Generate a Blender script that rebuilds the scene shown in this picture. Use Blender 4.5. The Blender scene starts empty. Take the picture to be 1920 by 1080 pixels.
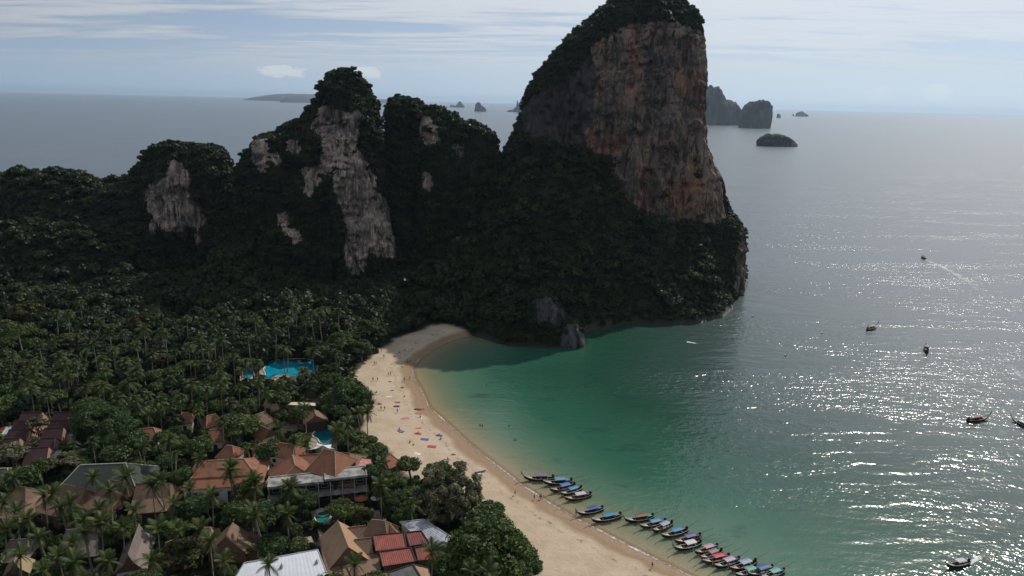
import bpy, bmesh, math, random
import numpy as np
from math import radians, sin, cos, tan, atan, pi, sqrt, degrees
from mathutils import Vector, Matrix

scene = bpy.context.scene
COL = scene.collection
rng = np.random.default_rng(7)
random.seed(7)

# ------------------------------------------------------------------ camera
CAM_H = 120.0
HFOV = 70.0
FPX = 960 / tan(radians(HFOV / 2))           # focal length in pixels of the 1920 wide photograph
ROLL = radians(1.29)
PITCH = atan((540 - 191) * cos(ROLL) / FPX)
cam_d = bpy.data.cameras.new('camera'); cam = bpy.data.objects.new('camera', cam_d); COL.objects.link(cam)
cam_d.sensor_width = 36; cam_d.angle = radians(HFOV); cam_d.clip_start = 1; cam_d.clip_end = 300000
RM = Matrix.Rotation(pi / 2 - PITCH, 3, 'X') @ Matrix.Rotation(ROLL, 3, 'Z')
cam.matrix_world = Matrix.Translation((0, 0, CAM_H)) @ RM.to_4x4()
scene.camera = cam

# ------------------------------------------------------------------ light and exposure
SUN_AZ, SUN_EL = radians(36), radians(44)
SUN_DIR = Vector((sin(SUN_AZ) * cos(SUN_EL), cos(SUN_AZ) * cos(SUN_EL), sin(SUN_EL)))
sun_d = bpy.data.lights.new('sun', 'SUN'); sun_d.energy = 3.4; sun_d.angle = radians(0.53); sun_d.color = (1, 0.93, 0.84)
sun = bpy.data.objects.new('sun', sun_d); COL.objects.link(sun)
sun.rotation_euler = SUN_DIR.to_track_quat('Z', 'Y').to_euler(); sun.location = (200, 300, 400)
scene.view_settings.view_transform = 'Standard'; scene.view_settings.look = 'None'
scene.view_settings.exposure = 0; scene.view_settings.gamma = 1; scene.view_settings.use_curve_mapping = False
cy = scene.cycles
cy.max_bounces = 5; cy.diffuse_bounces = 2; cy.glossy_bounces = 2; cy.transmission_bounces = 2
cy.transparent_max_bounces = 8; cy.volume_bounces = 0; cy.use_denoising = True
cy.caustics_reflective = False; cy.caustics_refractive = False

W = bpy.data.worlds.new('World'); scene.world = W; W.use_nodes = True


class NT:
    """short hand for building node trees"""
    def __init__(s, tree): s.t = tree; s.n = tree.nodes; s.l = tree.links
    def add(s, typ, ins=None, **props):
        n = s.n.new(typ)
        for k, v in props.items(): setattr(n, k, v)
        for k, v in (ins or {}).items(): s.put(n.inputs[k], v)
        return n
    def put(s, sock, v):
        if isinstance(v, bpy.types.NodeSocket): s.l.new(v, sock)
        else: sock.default_value = v
    def math(s, op, a, b=0.0, c=0.0, clamp=False):
        n = s.n.new('ShaderNodeMath'); n.operation = op; n.use_clamp = clamp
        s.put(n.inputs[0], a); s.put(n.inputs[1], b); s.put(n.inputs[2], c); return n.outputs[0]
    def mix(s, f, a, b, blend='MIX'):
        n = s.n.new('ShaderNodeMix'); n.data_type = 'RGBA'; n.blend_type = blend
        s.put(n.inputs[0], f); s.put(n.inputs[6], a); s.put(n.inputs[7], b); return n.outputs[2]
    def ramp(s, f, stops):
        n = s.n.new('ShaderNodeValToRGB'); e = n.color_ramp.elements
        while len(e) < len(stops): e.new(0.5)
        for i, (p, c) in enumerate(stops):
            e[i].position = p; e[i].color = (c, c, c, 1) if not isinstance(c, tuple) else (*c[:3], 1)
        s.put(n.inputs[0], f); return n.outputs[0]
    def noise(s, vec, scale=1.0, detail=3.0, rough=0.5, dist=0.0):
        n = s.n.new('ShaderNodeTexNoise'); s.put(n.inputs['Vector'], vec)
        n.inputs['Scale'].default_value = scale; n.inputs['Detail'].default_value = detail
        n.inputs['Roughness'].default_value = rough; n.inputs['Distortion'].default_value = dist
        return n.outputs[0]
    def mapping(s, vec, loc=(0, 0, 0), rot=(0, 0, 0), scale=(1, 1, 1)):
        n = s.n.new('ShaderNodeMapping'); s.put(n.inputs[0], vec)
        n.inputs[1].default_value = loc; n.inputs[2].default_value = rot; n.inputs[3].default_value = scale
        return n.outputs[0]
    def sstep(s, v, a, b, lo=0.0, hi=1.0):
        n = s.n.new('ShaderNodeMapRange'); n.interpolation_type = 'SMOOTHSTEP'
        s.put(n.inputs[0], v); n.inputs[1].default_value = a; n.inputs[2].default_value = b
        n.inputs[3].default_value = lo; n.inputs[4].default_value = hi; return n.outputs[0]


def build_world():
    w = NT(W.node_tree); w.n.clear()
    out = w.add('ShaderNodeOutputWorld'); bg = w.add('ShaderNodeBackground'); bg.inputs[1].default_value = 0.088
    w.l.new(bg.outputs[0], out.inputs[0])
    sky = w.add('ShaderNodeTexSky', sky_type='NISHITA', sun_disc=False, sun_elevation=SUN_EL, sun_rotation=SUN_AZ,
                altitude=50, air_density=1.0, dust_density=0.6, ozone_density=3.0)
    tc = w.add('ShaderNodeTexCoord').outputs['Generated']
    sp = w.add('ShaderNodeSeparateXYZ', {0: tc})
    x, y, z = sp.outputs
    zc = w.math('MAXIMUM', z, 0.0)
    lift = w.add('ShaderNodeCombineXYZ', {0: x, 1: y, 2: w.math('ADD', zc, 0.11)}).outputs[0]
    w.l.new(lift, sky.inputs[0])
    # thin layers of high cloud: direction projected on a level sheet far above
    zz = w.math('ADD', zc, 0.045)
    uv = w.add('ShaderNodeCombineXYZ', {0: w.math('DIVIDE', x, zz), 1: w.math('DIVIDE', y, zz), 2: 0.0}).outputs[0]
    n1 = w.noise(w.mapping(uv, (3.1, 1.3, 0), (0, 0, 0.12), (0.30, 0.90, 1)), 1.0, 8, 0.62, 0.9)
    n2 = w.noise(w.mapping(uv, (9.0, 4.0, 0), (0, 0, -0.05), (0.12, 0.30, 1)), 1.0, 4, 0.5, 0.3)
    n3 = w.noise(w.mapping(uv, (1.0, 7.0, 0), (0, 0, 0.2), (1.3, 5.0, 1)), 1.0, 5, 0.6, 0.4)
    m = w.math('ADD', w.math('MULTIPLY', n1, 0.62), w.math('ADD', w.math('MULTIPLY', n2, 0.45), w.math('MULTIPLY', n3, 0.26)))
    mask = w.sstep(m, 0.55, 0.70)
    thin = w.sstep(m, 0.40, 0.72)
    fade = w.sstep(z, 0.012, 0.07)
    # soft glow of the veil towards the sun
    dv = w.add('ShaderNodeVectorMath', {0: tc, 1: tuple(SUN_DIR)}, operation='DOT_PRODUCT').outputs['Value']
    near = w.sstep(dv, 0.1, 1.0)
    veil_l = w.math('ADD', 5.6, w.math('MULTIPLY', near, 3.9))
    veil = w.add('ShaderNodeCombineXYZ', {0: w.math('MULTIPLY', veil_l, 0.98), 1: w.math('MULTIPLY', veil_l, 1.0), 2: w.math('MULTIPLY', veil_l, 1.02)}).outputs[0]
    grey = w.add('ShaderNodeCombineXYZ', {0: w.math('MULTIPLY', veil_l, 0.60), 1: w.math('MULTIPLY', veil_l, 0.67), 2: w.math('MULTIPLY', veil_l, 0.76)}).outputs[0]
    c = w.mix(w.math('MULTIPLY', w.math('MULTIPLY', thin, fade), 0.55), sky.outputs[0], grey)
    c = w.mix(w.math('MULTIPLY', w.math('MULTIPLY', mask, fade), 0.9), c, veil)
    puff = w.add('ShaderNodeVectorMath', {0: veil, 1: (1.18, 1.18, 1.16)}, operation='MULTIPLY').outputs[0]
    # low heaps of cloud near the horizon
    az = w.math('ARCTAN2', x, y)
    cu = w.add('ShaderNodeCombineXYZ', {0: w.math('MULTIPLY', az, 60.0), 1: w.math('MULTIPLY', z, 130.0), 2: 0.0}).outputs[0]
    nb = w.noise(cu, 1.0, 6, 0.6, 0.2)
    for (a0, e0, wa, we, amt) in ((-0.300, 0.031, 0.036, 0.010, 1.0), (-0.194, 0.033, 0.022, 0.010, 0.95), (0.506, 0.021, 0.022, 0.012, 0.75), (0.445, 0.019, 0.018, 0.009, 0.5), (0.9, 0.03, 0.05, 0.012, 0.6), (-0.8, 0.03, 0.05, 0.012, 0.6)):
        da = w.math('DIVIDE', w.math('SUBTRACT', az, a0), wa); de = w.math('DIVIDE', w.math('SUBTRACT', z, e0), we)
        r = w.math('ADD', w.math('MULTIPLY', da, da), w.math('MULTIPLY', de, de))
        k = w.sstep(w.math('SUBTRACT', w.math('MULTIPLY', nb, 2.2), r), 0.40, 0.75)
        c = w.mix(w.math('MULTIPLY', k, amt), c, puff)
    hs = w.add('ShaderNodeHueSaturation', {'Saturation': 0.82, 'Color': c}); c = w.mix(1.0, hs.outputs[0], (0.955, 0.995, 1.06, 1), 'MULTIPLY')
    # air light: the sky pales towards the horizon, most on the sunward side
    pale = w.math('MULTIPLY', w.sstep(z, 0.16, 0.0), w.math('ADD', 0.12, w.math('MULTIPLY', near, 0.85)))
    hz = w.add('ShaderNodeCombineXYZ', {0: w.math('MULTIPLY', veil_l, 0.80), 1: w.math('MULTIPLY', veil_l, 0.93), 2: w.math('MULTIPLY', veil_l, 1.02)}).outputs[0]
    c = w.mix(pale, c, hz)
    w.l.new(c, bg.inputs[0])


build_world()

# ------------------------------------------------------------------ pixel <-> place helpers (for laying out the plan)
RN = np.array(RM)
CN = np.array([0, 0, CAM_H])


def rayd(px, py): return RN @ np.array([(px - 960) / FPX, -(py - 540) / FPX, -1.0])


def P(px, py, z=0.0):
    v = rayd(px, py); t = (z - CAM_H) / v[2]; return CN + v * t


def PY(px, py, Y):
    v = rayd(px, py); return CN + v * (Y / v[1])


def PIX(p):
    q = (np.asarray(p, float) - CN) @ RN
    w = -q[..., 2]; w = np.where(w < 1e-3, 1e-3, w)
    return np.stack([960 + FPX * q[..., 0] / w, 540 - FPX * q[..., 1] / w], -1)


def in_poly(pts, poly):
    x, y = pts[..., 0], pts[..., 1]; ins = np.zeros(x.shape, bool); n = len(poly)
    for i in range(n):
        x1, y1 = poly[i]; x2, y2 = poly[(i + 1) % n]
        if y1 == y2: continue
        c = ((y1 > y) != (y2 > y)) & (x < (x2 - x1) * (y - y1) / (y2 - y1) + x1)
        ins ^= c
    return ins


def dist_line(pts, line):
    x, y = pts[..., 0], pts[..., 1]; d = np.full(x.shape, 1e9)
    for (x1, y1), (x2, y2) in zip(line[:-1], line[1:]):
        dx, dy = x2 - x1, y2 - y1; L = dx * dx + dy * dy + 1e-9
        t = np.clip(((x - x1) * dx + (y - y1) * dy) / L, 0, 1)
        d = np.minimum(d, np.hypot(x - x1 - t * dx, y - y1 - t * dy))
    return d


def smooth(t): t = np.clip(t, 0, 1); return t * t * (3 - 2 * t)


def _h(i, j, k, s):
    n = (i.astype(np.int64) * 374761393 + j.astype(np.int64) * 668265263 + k.astype(np.int64) * 2147483647 + s * 1274126177) & 0xffffffff
    n = ((n ^ (n >> 13)) * 1274126177) & 0xffffffff
    n = ((n ^ (n >> 16)) * 2246822519) & 0xffffffff
    return ((n ^ (n >> 15)) & 0xffffff) / float(0xffffff)


def vnoise(x, y, z, s=0):
    x, y, z = np.broadcast_arrays(np.asarray(x, float), np.asarray(y, float), np.asarray(z, float))
    i, j, k = np.floor(x), np.floor(y), np.floor(z); fx, fy, fz = smooth(x - i), smooth(y - j), smooth(z - k)
    i = i.astype(np.int64); j = j.astype(np.int64); k = k.astype(np.int64); r = 0
    for a in (0, 1):
        for b in (0, 1):
            for c in (0, 1):
                r = r + _h(i + a, j + b, k + c, s) * (fx if a else 1 - fx) * (fy if b else 1 - fy) * (fz if c else 1 - fz)
    return r * 2 - 1


def fbm(x, y, z, s=0, o=4, g=0.5):
    r = 0; a = 1
    for q in range(o):
        r = r + a * vnoise(x * 2 ** q, y * 2 ** q, z * 2 ** q, s + q * 17); a *= g
    return r


# ------------------------------------------------------------------ mesh and object helpers
class MB:
    def __init__(s): s.v = []; s.f = []; s.m = []
    def add(s, vs, fs, mi=0):
        o = len(s.v); s.v += [tuple(map(float, p)) for p in vs]; s.f += [tuple(i + o for i in f) for f in fs]; s.m += [mi] * len(fs); return s
    def box(s, c, d, rz=0.0, mi=0):
        hx, hy, hz = d[0] / 2, d[1] / 2, d[2] / 2; cs, sn = cos(rz), sin(rz)
        vs = [(c[0] + x * cs - y * sn, c[1] + x * sn + y * cs, c[2] + z) for z in (-hz, hz) for x, y in ((-hx, -hy), (hx, -hy), (hx, hy), (-hx, hy))]
        return s.add(vs, [(3, 2, 1, 0), (4, 5, 6, 7), (0, 1, 5, 4), (1, 2, 6, 5), (2, 3, 7, 6), (3, 0, 4, 7)], mi)
    def prism(s, pts, z0, z1, mi=0):
        n = len(pts); a = sum(pts[i][0] * pts[(i + 1) % n][1] - pts[(i + 1) % n][0] * pts[i][1] for i in range(n))
        if a < 0: pts = pts[::-1]
        vs = [(p[0], p[1], z0) for p in pts] + [(p[0], p[1], z1) for p in pts]
        return s.add(vs, [tuple(range(n))[::-1], tuple(range(n, 2 * n))] + [(i, (i + 1) % n, n + (i + 1) % n, n + i) for i in range(n)], mi)
    def hull(s, top, th, mi=0):
        """a sheet given by its top outline (3D), made a slab of thickness th"""
        n = len(top); vs = [tuple(p) for p in top] + [(p[0], p[1], p[2] - th) for p in top]
        return s.add(vs, [tuple(range(n)), tuple(range(n, 2 * n))[::-1]] + [(i, n + i, n + (i + 1) % n, (i + 1) % n) for i in range(n)], mi)
    def tube(s, pts, rad, n=6, mi=0, cap=True):
        pts = [Vector(p) for p in pts]; k = len(pts)
        if not hasattr(rad, '__len__'): rad = [rad] * k
        vs = []; ref = Vector((0.3, 0.7, 0.64))
        for i, p in enumerate(pts):
            t = (pts[min(i + 1, k - 1)] - pts[max(i - 1, 0)]).normalized()
            u = t.cross(ref); u = u.normalized() if u.length > 1e-4 else Vector((1, 0, 0)); w = t.cross(u)
            vs += [p + (u * cos(2 * pi * a / n) + w * sin(2 * pi * a / n)) * rad[i] for a in range(n)]
        fs = [(i * n + a, i * n + (a + 1) % n, (i + 1) * n + (a + 1) % n, (i + 1) * n + a) for i in range(k - 1) for a in range(n)]
        if cap: fs += [tuple(range(n))[::-1], tuple(range((k - 1) * n, k * n))]
        return s.add(vs, fs, mi)
    def ball(s, c, r, n=8, m=5, mi=0):
        if not hasattr(r, '__len__'): r = (r, r, r)
        vs = [(c[0], c[1], c[2] - r[2])]
        for j in range(1, m):
            a = -pi / 2 + pi * j / m
            vs += [(c[0] + r[0] * cos(a) * cos(2 * pi * i / n), c[1] + r[1] * cos(a) * sin(2 * pi * i / n), c[2] + r[2] * sin(a)) for i in range(n)]
        vs.append((c[0], c[1], c[2] + r[2])); L = len(vs) - 1
        fs = [(0, 1 + (i + 1) % n, 1 + i) for i in range(n)]
        for j in range(m - 2):
            o = 1 + j * n; fs += [(o + i, o + (i + 1) % n, o + n + (i + 1) % n, o + n + i) for i in range(n)]
        o = 1 + (m - 2) * n; fs += [(o + i, o + (i + 1) % n, L) for i in range(n)]
        return s.add(vs, fs, mi)
    def mesh(s, name, mats, sm=False):
        me = bpy.data.meshes.new(name); me.from_pydata(s.v, [], s.f)
        mats = mats if isinstance(mats, (list, tuple)) else [mats]
        for m in mats: me.materials.append(m)
        if len(mats) > 1: me.polygons.foreach_set('material_index', s.m)
        if sm: me.polygons.foreach_set('use_smooth', [True] * len(s.f))
        me.update(); return me
    def build(s, name, mats, parent=None, sm=False): return link(name, s.mesh(name, mats, sm), parent)


def np_mesh(name, V, F, mats, sm=True):
    """fast mesh from numpy arrays, all faces quads"""
    me = bpy.data.meshes.new(name); V = np.ascontiguousarray(V, np.float32); F = np.ascontiguousarray(F, np.int32)
    me.vertices.add(len(V)); me.vertices.foreach_set('co', V.ravel())
    k = F.shape[1]; me.loops.add(F.size); me.loops.foreach_set('vertex_index', F.ravel())
    me.polygons.add(len(F)); me.polygons.foreach_set('loop_start', np.arange(0, F.size, k, dtype=np.int32))
    me.polygons.foreach_set('use_smooth', np.full(len(F), sm))
    for m in (mats if isinstance(mats, (list, tuple)) else [mats]): me.materials.append(m)
    me.update(calc_edges=True); me.validate(); return me


def fattr(me, name, data, kind='FLOAT'):
    a = me.attributes.new(name, kind, 'POINT'); d = np.ascontiguousarray(data, np.int32 if kind == 'INT' else np.float32)
    a.data.foreach_set('vector' if kind == 'FLOAT_VECTOR' else ('color' if kind == 'FLOAT_COLOR' else 'value'), d.ravel())


def link(name, data, parent=None):
    o = bpy.data.objects.new(name, data); COL.objects.link(o)
    if parent: o.parent = parent
    return o


def tag(o, label=None, cat=None, group=None, kind=None):
    if label: o['label'] = label
    if cat: o['category'] = cat
    if group: o['group'] = group
    if kind: o['kind'] = kind
    return o


def thing(name, loc, label, cat, group=None, rz=0.0):
    o = bpy.data.objects.new(name, None); COL.objects.link(o); o.location = tuple(map(float, loc)); o.rotation_euler = (0, 0, rz)
    o.empty_display_size = 0.5
    return tag(o, label, cat, group)


def dup(root):
    r = root.copy(); COL.objects.link(r)
    for ch in root.children:
        c = ch.copy(); COL.objects.link(c); c.parent = r
        for g in ch.children:
            d = g.copy(); COL.objects.link(d); d.parent = c
    return r


# ------------------------------------------------------------------ materials
def newmat(name):
    m = bpy.data.materials.new(name); m.use_nodes = True; t = NT(m.node_tree); t.n.clear()
    return m, t, t.add('ShaderNodeOutputMaterial')


def mat(name, c, rough=0.6, var=0.25, scale=1.5, bump=0.0, c2=None, spec=0.3, stretch=(1, 1, 1)):
    """plain surface with mottling: colour c, darker or c2 in patches"""
    m, t, out = newmat(name); tc = t.add('ShaderNodeTexCoord').outputs['Object']
    v = t.mapping(tc, scale=stretch); n = t.noise(v, scale, 5, 0.6)
    d = c2 or tuple(k * (1 - var * 1.6) for k in c)
    col = t.mix(t.sstep(n, 0.3, 0.7), (*d, 1), (*c, 1))
    b = t.add('ShaderNodeBsdfPrincipled', {'Base Color': col, 'Roughness': rough, 'Specular IOR Level': spec})
    if bump: t.l.new(t.add('ShaderNodeBump', {'Strength': 1.0, 'Distance': bump, 'Height': t.noise(v, scale * 4, 4, 0.6)}).outputs[0], b.inputs['Normal'])
    t.l.new(b.outputs[0], out.inputs[0]); return m


def roof_mat(name, c, dirt=0.45, course=0.45):
    m, t, out = newmat(name); tc = t.add('ShaderNodeTexCoord').outputs['Object']
    n = t.noise(tc, 0.35, 6, 0.65); n2 = t.noise(tc, 3.0, 3, 0.6); n3 = t.noise(t.mapping(tc, scale=(2, 2, .25)), 1.0, 4, 0.6)
    col = t.mix(t.math('MULTIPLY', t.sstep(n, 0.42, 0.72), dirt), (*c, 1), (c[0] * .42, c[1] * .46, c[2] * .5, 1))
    col = t.mix(t.math('MULTIPLY', t.sstep(n2, 0.35, 0.75), 0.35), col, (c[0] * 1.22, c[1] * 1.2, c[2] * 1.15, 1))
    col = t.mix(t.math('MULTIPLY', t.sstep(n3, 0.5, 0.75), dirt * .5), col, (c[0] * .5, c[1] * .5, c[2] * .5, 1))
    sz = t.add('ShaderNodeSeparateXYZ', {0: tc}).outputs[2]
    saw = t.math('FRACT', t.math('DIVIDE', sz, course * 0.6))
    bp = t.add('ShaderNodeBump', {'Strength': 0.7, 'Distance': 0.06, 'Height': t.math('ADD', saw, t.math('MULTIPLY', n2, 0.8))}).outputs[0]
    b = t.add('ShaderNodeBsdfPrincipled', {'Base Color': col, 'Roughness': 0.8, 'Normal': bp, 'Specular IOR Level': 0.25})
    t.l.new(b.outputs[0], out.inputs[0]); return m


def leaf_mat(name, cols, tr=0.22):
    m, t, out = newmat(name)
    r = t.add('ShaderNodeObjectInfo').outputs['Random']; a = t.add('ShaderNodeAttribute', attribute_name='lr').outputs['Fac']
    k = t.math('ADD', t.math('MULTIPLY', r, 0.78), t.math('MULTIPLY', a, 0.22))
    col = t.ramp(k, [(i / (len(cols) - 1), c) for i, c in enumerate(cols)])
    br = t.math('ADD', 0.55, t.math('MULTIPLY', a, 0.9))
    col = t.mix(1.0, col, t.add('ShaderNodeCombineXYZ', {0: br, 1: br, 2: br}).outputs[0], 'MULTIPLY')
    d = t.add('ShaderNodeBsdfPrincipled', {'Base Color': col, 'Roughness': 0.5, 'Specular IOR Level': 0.16})
    tl = t.add('ShaderNodeBsdfTranslucent', {'Color': t.mix(1.0, col, (1.3, 1.25, 0.6, 1), 'MULTIPLY')})
    mx = t.add('ShaderNodeMixShader', {0: tr, 1: d.outputs[0], 2: tl.outputs[0]})
    t.l.new(mx.outputs[0], out.inputs[0]); return m


M = {}
M['leaf'] = leaf_mat('broad_leaves', [(0.0203, 0.0400, 0.0124), (0.0338, 0.0645, 0.0156), (0.0585, 0.0904, 0.0187), (0.0271, 0.0541, 0.0187), (0.0451, 0.0722, 0.0228), (0.0958, 0.1186, 0.0291)])
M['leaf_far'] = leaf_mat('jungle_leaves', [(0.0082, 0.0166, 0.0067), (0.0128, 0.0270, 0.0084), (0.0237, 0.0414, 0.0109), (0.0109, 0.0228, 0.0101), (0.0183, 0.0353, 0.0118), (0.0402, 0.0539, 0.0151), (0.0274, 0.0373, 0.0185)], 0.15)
M['leaf_lime'] = leaf_mat('lime_leaves', [(.07, .095, .018), (.085, .10, .02), (.075, .085, .022)])
M['leaf_dusty'] = leaf_mat('dusty_leaves', [(.085, .085, .048), (.125, .118, .072), (.090, .096, .046)])
M['palm'] = leaf_mat('palm_leaves', [(0.0246, 0.0447, 0.0098), (0.0394, 0.0651, 0.0128), (0.0657, 0.0819, 0.0196), (0.0296, 0.0522, 0.0137), (0.0526, 0.0559, 0.0196)], 0.24)
M['dead'] = leaf_mat('dry_palm_leaves', [(.13, .095, .05), (.16, .12, .07)], 0.1)
M['bark'] = mat('bark', (.17, .145, .115), .9, .3, 2.0, .03)
M['palmbark'] = mat('palm_bark', (.24, .215, .18), .9, .3, 2.0, .02, stretch=(1, 1, 4))
M['white'] = mat('white_paint', (.72, .72, .72), .5, .08, 2)
M['cream'] = mat('cream_paint', (.62, .54, .42), .7, .12, 1)
M['pinkwall'] = mat('pink_render', (.42, .25, .20), .8, .15, 1)
M['darkwood'] = mat('dark_wood', (.045, .032, .025), .7, .3, 3)
M['wood'] = mat('brown_wood', (.16, .095, .055), .7, .3, 3)
M['glass'] = mat('window_glass', (.015, .02, .024), .08, .1, 1, spec=.6)
M['steel'] = mat('grey_steel', (.35, .36, .37), .4, .15, 2)
M['concrete'] = mat('stained_concrete', (.34, .33, .31), .9, .4, .35, .02, c2=(.10, .10, .095))
M['engine'] = mat('black_engine', (.02, .02, .022), .45, .2, 5)
M['tile_orange'] = roof_mat('orange_roof_tiles', (.235, .105, .062), .8)
M['tile_brown'] = roof_mat('brown_roof_tiles', (.185, .118, .082), .75)
M['tile_tan'] = roof_mat('tan_roof_tiles', (.33, .205, .125), .4)
M['tile_maroon'] = roof_mat('maroon_roof_tiles', (.060, .028, .031), .4)
M['tile_green'] = roof_mat('green_roof_tiles', (.042, .056, .046), .4)
M['thatch'] = roof_mat('grey_thatch', (.20, .165, .145), .6, .3)
M['thatch_tan'] = roof_mat('tan_thatch', (.30, .24, .14), .5, .3)
M['ridge'] = mat('ridge_tiles', (.40, .24, .15), .8, .2, 1.5)
M['ridge_pale'] = mat('pale_ridge_tiles', (.42, .43, .36), .8, .2, 1.5)
M['metal_red'] = mat('red_metal_roofing', (.29, .066, .045), .5, .25, .6)
M['metal_darkred'] = mat('dark_red_metal_roofing', (.21, .04, .04), .5, .3, .6)
M['metal_white'] = mat('white_metal_roofing', (.58, .60, .64), .45, .06, .5)
M['metal_grey'] = mat('weathered_metal_roofing', (.40, .43, .50), .5, .4, .7, c2=(.20, .21, .24))
M['pinkroof'] = mat('pink_awning', (.47, .22, .20), .8, .15, .8)
M['greyroof'] = mat('dark_grey_roofing', (.12, .115, .12), .8, .25, .8)

# ------------------------------------------------------------------ plan of the bay
beach_px = [(1300, 1086), (1278, 1075), (1228, 1051), (1181, 1028), (1130, 1001), (1084, 977), (1055, 961), (1027, 944.5), (995, 923), (966, 905), (959, 897), (930, 875), (904, 855), (872, 828), (845, 803), (820, 780),
            (801, 764), (793, 745), (784, 726), (774, 711), (770, 694), (777, 680), (795, 664), (818, 650), (843, 638), (872, 631)]
rock_px = [(886, 630), (904, 634), (930, 643), (956, 649), (1000, 651), (1035, 653), (1064, 650), (1088, 642), (1095, 622), (1122, 617), (1181, 608), (1239, 609), (1297, 608), (1356, 593), (1374, 577), (1369, 562), (1386, 552), (1399, 532)]
beach = [tuple(P(*p)[:2]) for p in beach_px]
rock = [tuple(P(*p)[:2]) for p in rock_px]
tail0 = [(46, 148), (62, 132), (84, 110), (110, 80), (130, 40)]
shore = tail0[::-1] + beach + rock + [(174, 530), (165, 575), (90, 610), (-40, 625), (-200, 635), (-500, 600), (-560, 500), (-560, 40)]
beach_line = tail0[::-1] + beach
rock_line = [beach[-1]] + rock + [(174, 530), (165, 575), (90, 610)]
sand_px = [(1000, 1110), (985, 1050), (935, 980), (905, 945), (850, 920), (800, 905), (768, 897), (751, 880), (734, 867), (722, 842), (700, 830), (672, 812), (680, 790), (697, 760), (697, 740), (668, 717), (660, 700), (676, 680), (700, 668), (716, 652), (752, 631), (800, 616), (850, 616), (885, 626)]
sand_poly = [tuple(P(*p, 1.2)[:2]) for p in sand_px] + [tuple(P(1100, 640)[:2]), (40, 320), (160, 200), (170, 40), (P(1000, 1110)[0], 40)]

ctrl = []
for x in range(-540, 1, 60):
    for y in (60, 120, 180, 240, 300, 345): ctrl.append((x, y, 2.3))
for x, y in ((40, 60), (40, 120), (100, 60), (-20, 200), (0, 160)): ctrl.append((x, y, 2.0))
for x in range(-540, -20, 50): ctrl += [(x, 395, 9.0), (x, 560, 8.0), (x, 600, 4.0)]
def cp(px, py, Y, dz=0.0): p = PY(px, py, Y); ctrl.append((p[0], p[1], max(p[2] + dz, 1.0)))
for px, py in ((-80, 330), (0, 315), (40, 312), (75, 326), (110, 306), (160, 332), (195, 342), (235, 330)): cp(px, py, 478, -8)
for px, py in ((-80, 420), (0, 410), (100, 412), (200, 418)): cp(px, py, 447, -8)
for px, py in ((300, 480), (440, 330), (450, 420), (360, 500), (520, 470), (600, 500), (680, 505), (760, 480), (860, 470), (900, 480)): cp(px, py, 446 if py > 400 else 480, -17 if py > 400 else -9)
for px, py, Y in ((938, 290, 482), (905, 350, 462), (950, 330, 462), (985, 290, 452), (1050, 285, 446), (1100, 295, 446), (1150, 345, 446), (1180, 390, 446), (1230, 415, 446), (1300, 412, 450), (1360, 420, 462),
                  (900, 420, 440), (960, 400, 436), (1040, 390, 432), (1120, 420, 430), (1200, 455, 430), (1290, 455, 436), (1345, 480, 450),
                  (880, 520, 412), (960, 490, 414), (1050, 480, 414), (1130, 500, 414), (1220, 510, 418), (1300, 520, 424), (1350, 530, 440),
                  (860, 575, 378), (930, 560, 385), (1000, 545, 388), (1080, 555, 396), (1160, 560, 402), (1250, 560, 404), (1320, 560, 408)): cp(px, py, Y, -5)
ctrl += [(60, 560, 25), (120, 550, 15), (0, 560, 25)]
CT = np.array(ctrl)


def sdist(x, y):
    pts = np.stack([x, y], -1); d = dist_line(pts, shore + [shore[0]])
    return np.where(in_poly(pts, shore), d, -d), pts


def land_z(x, y):
    x = np.asarray(x, float); y = np.asarray(y, float); d, pts = sdist(x, y)
    num = np.zeros(x.shape); den = np.zeros(x.shape)
    for cx, c_y, cz in CT:
        w = 1 / ((x - cx) ** 2 + (y - c_y) ** 2 + 60.0) ** 2; num += w * cz; den += w
    tz = num / den + 0.5 * fbm(x / 14, y / 14, 0 * x, 3, 3) * smooth((d - 45) / 30)
    db = dist_line(pts, beach_line); dr = dist_line(pts, rock_line); isr = smooth((db - dr + 6) / 14)
    zb = np.minimum(0.062 * np.maximum(d, 0), 1.75) * (1 - smooth((d - 30) / 25)) + tz * smooth((d - 30) / 25)
    zr = tz * smooth(d / 16) + np.minimum(d, 2.5) * 1.0 * (1 - smooth(d / 16))
    z = zb * (1 - isr) + zr * isr
    return np.where(d < 0, np.maximum(0.06 * d * (1 + 3 * isr), -8), z), d, db, isr


def sheet(xs, ys):
    X, Y = np.meshgrid(xs, ys); nx, ny = len(xs), len(ys)
    i = np.arange(nx * ny).reshape(ny, nx); F = np.stack([i[:-1, :-1], i[:-1, 1:], i[1:, 1:], i[1:, :-1]], -1).reshape(-1, 4)
    return X.ravel(), Y.ravel(), F


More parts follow.
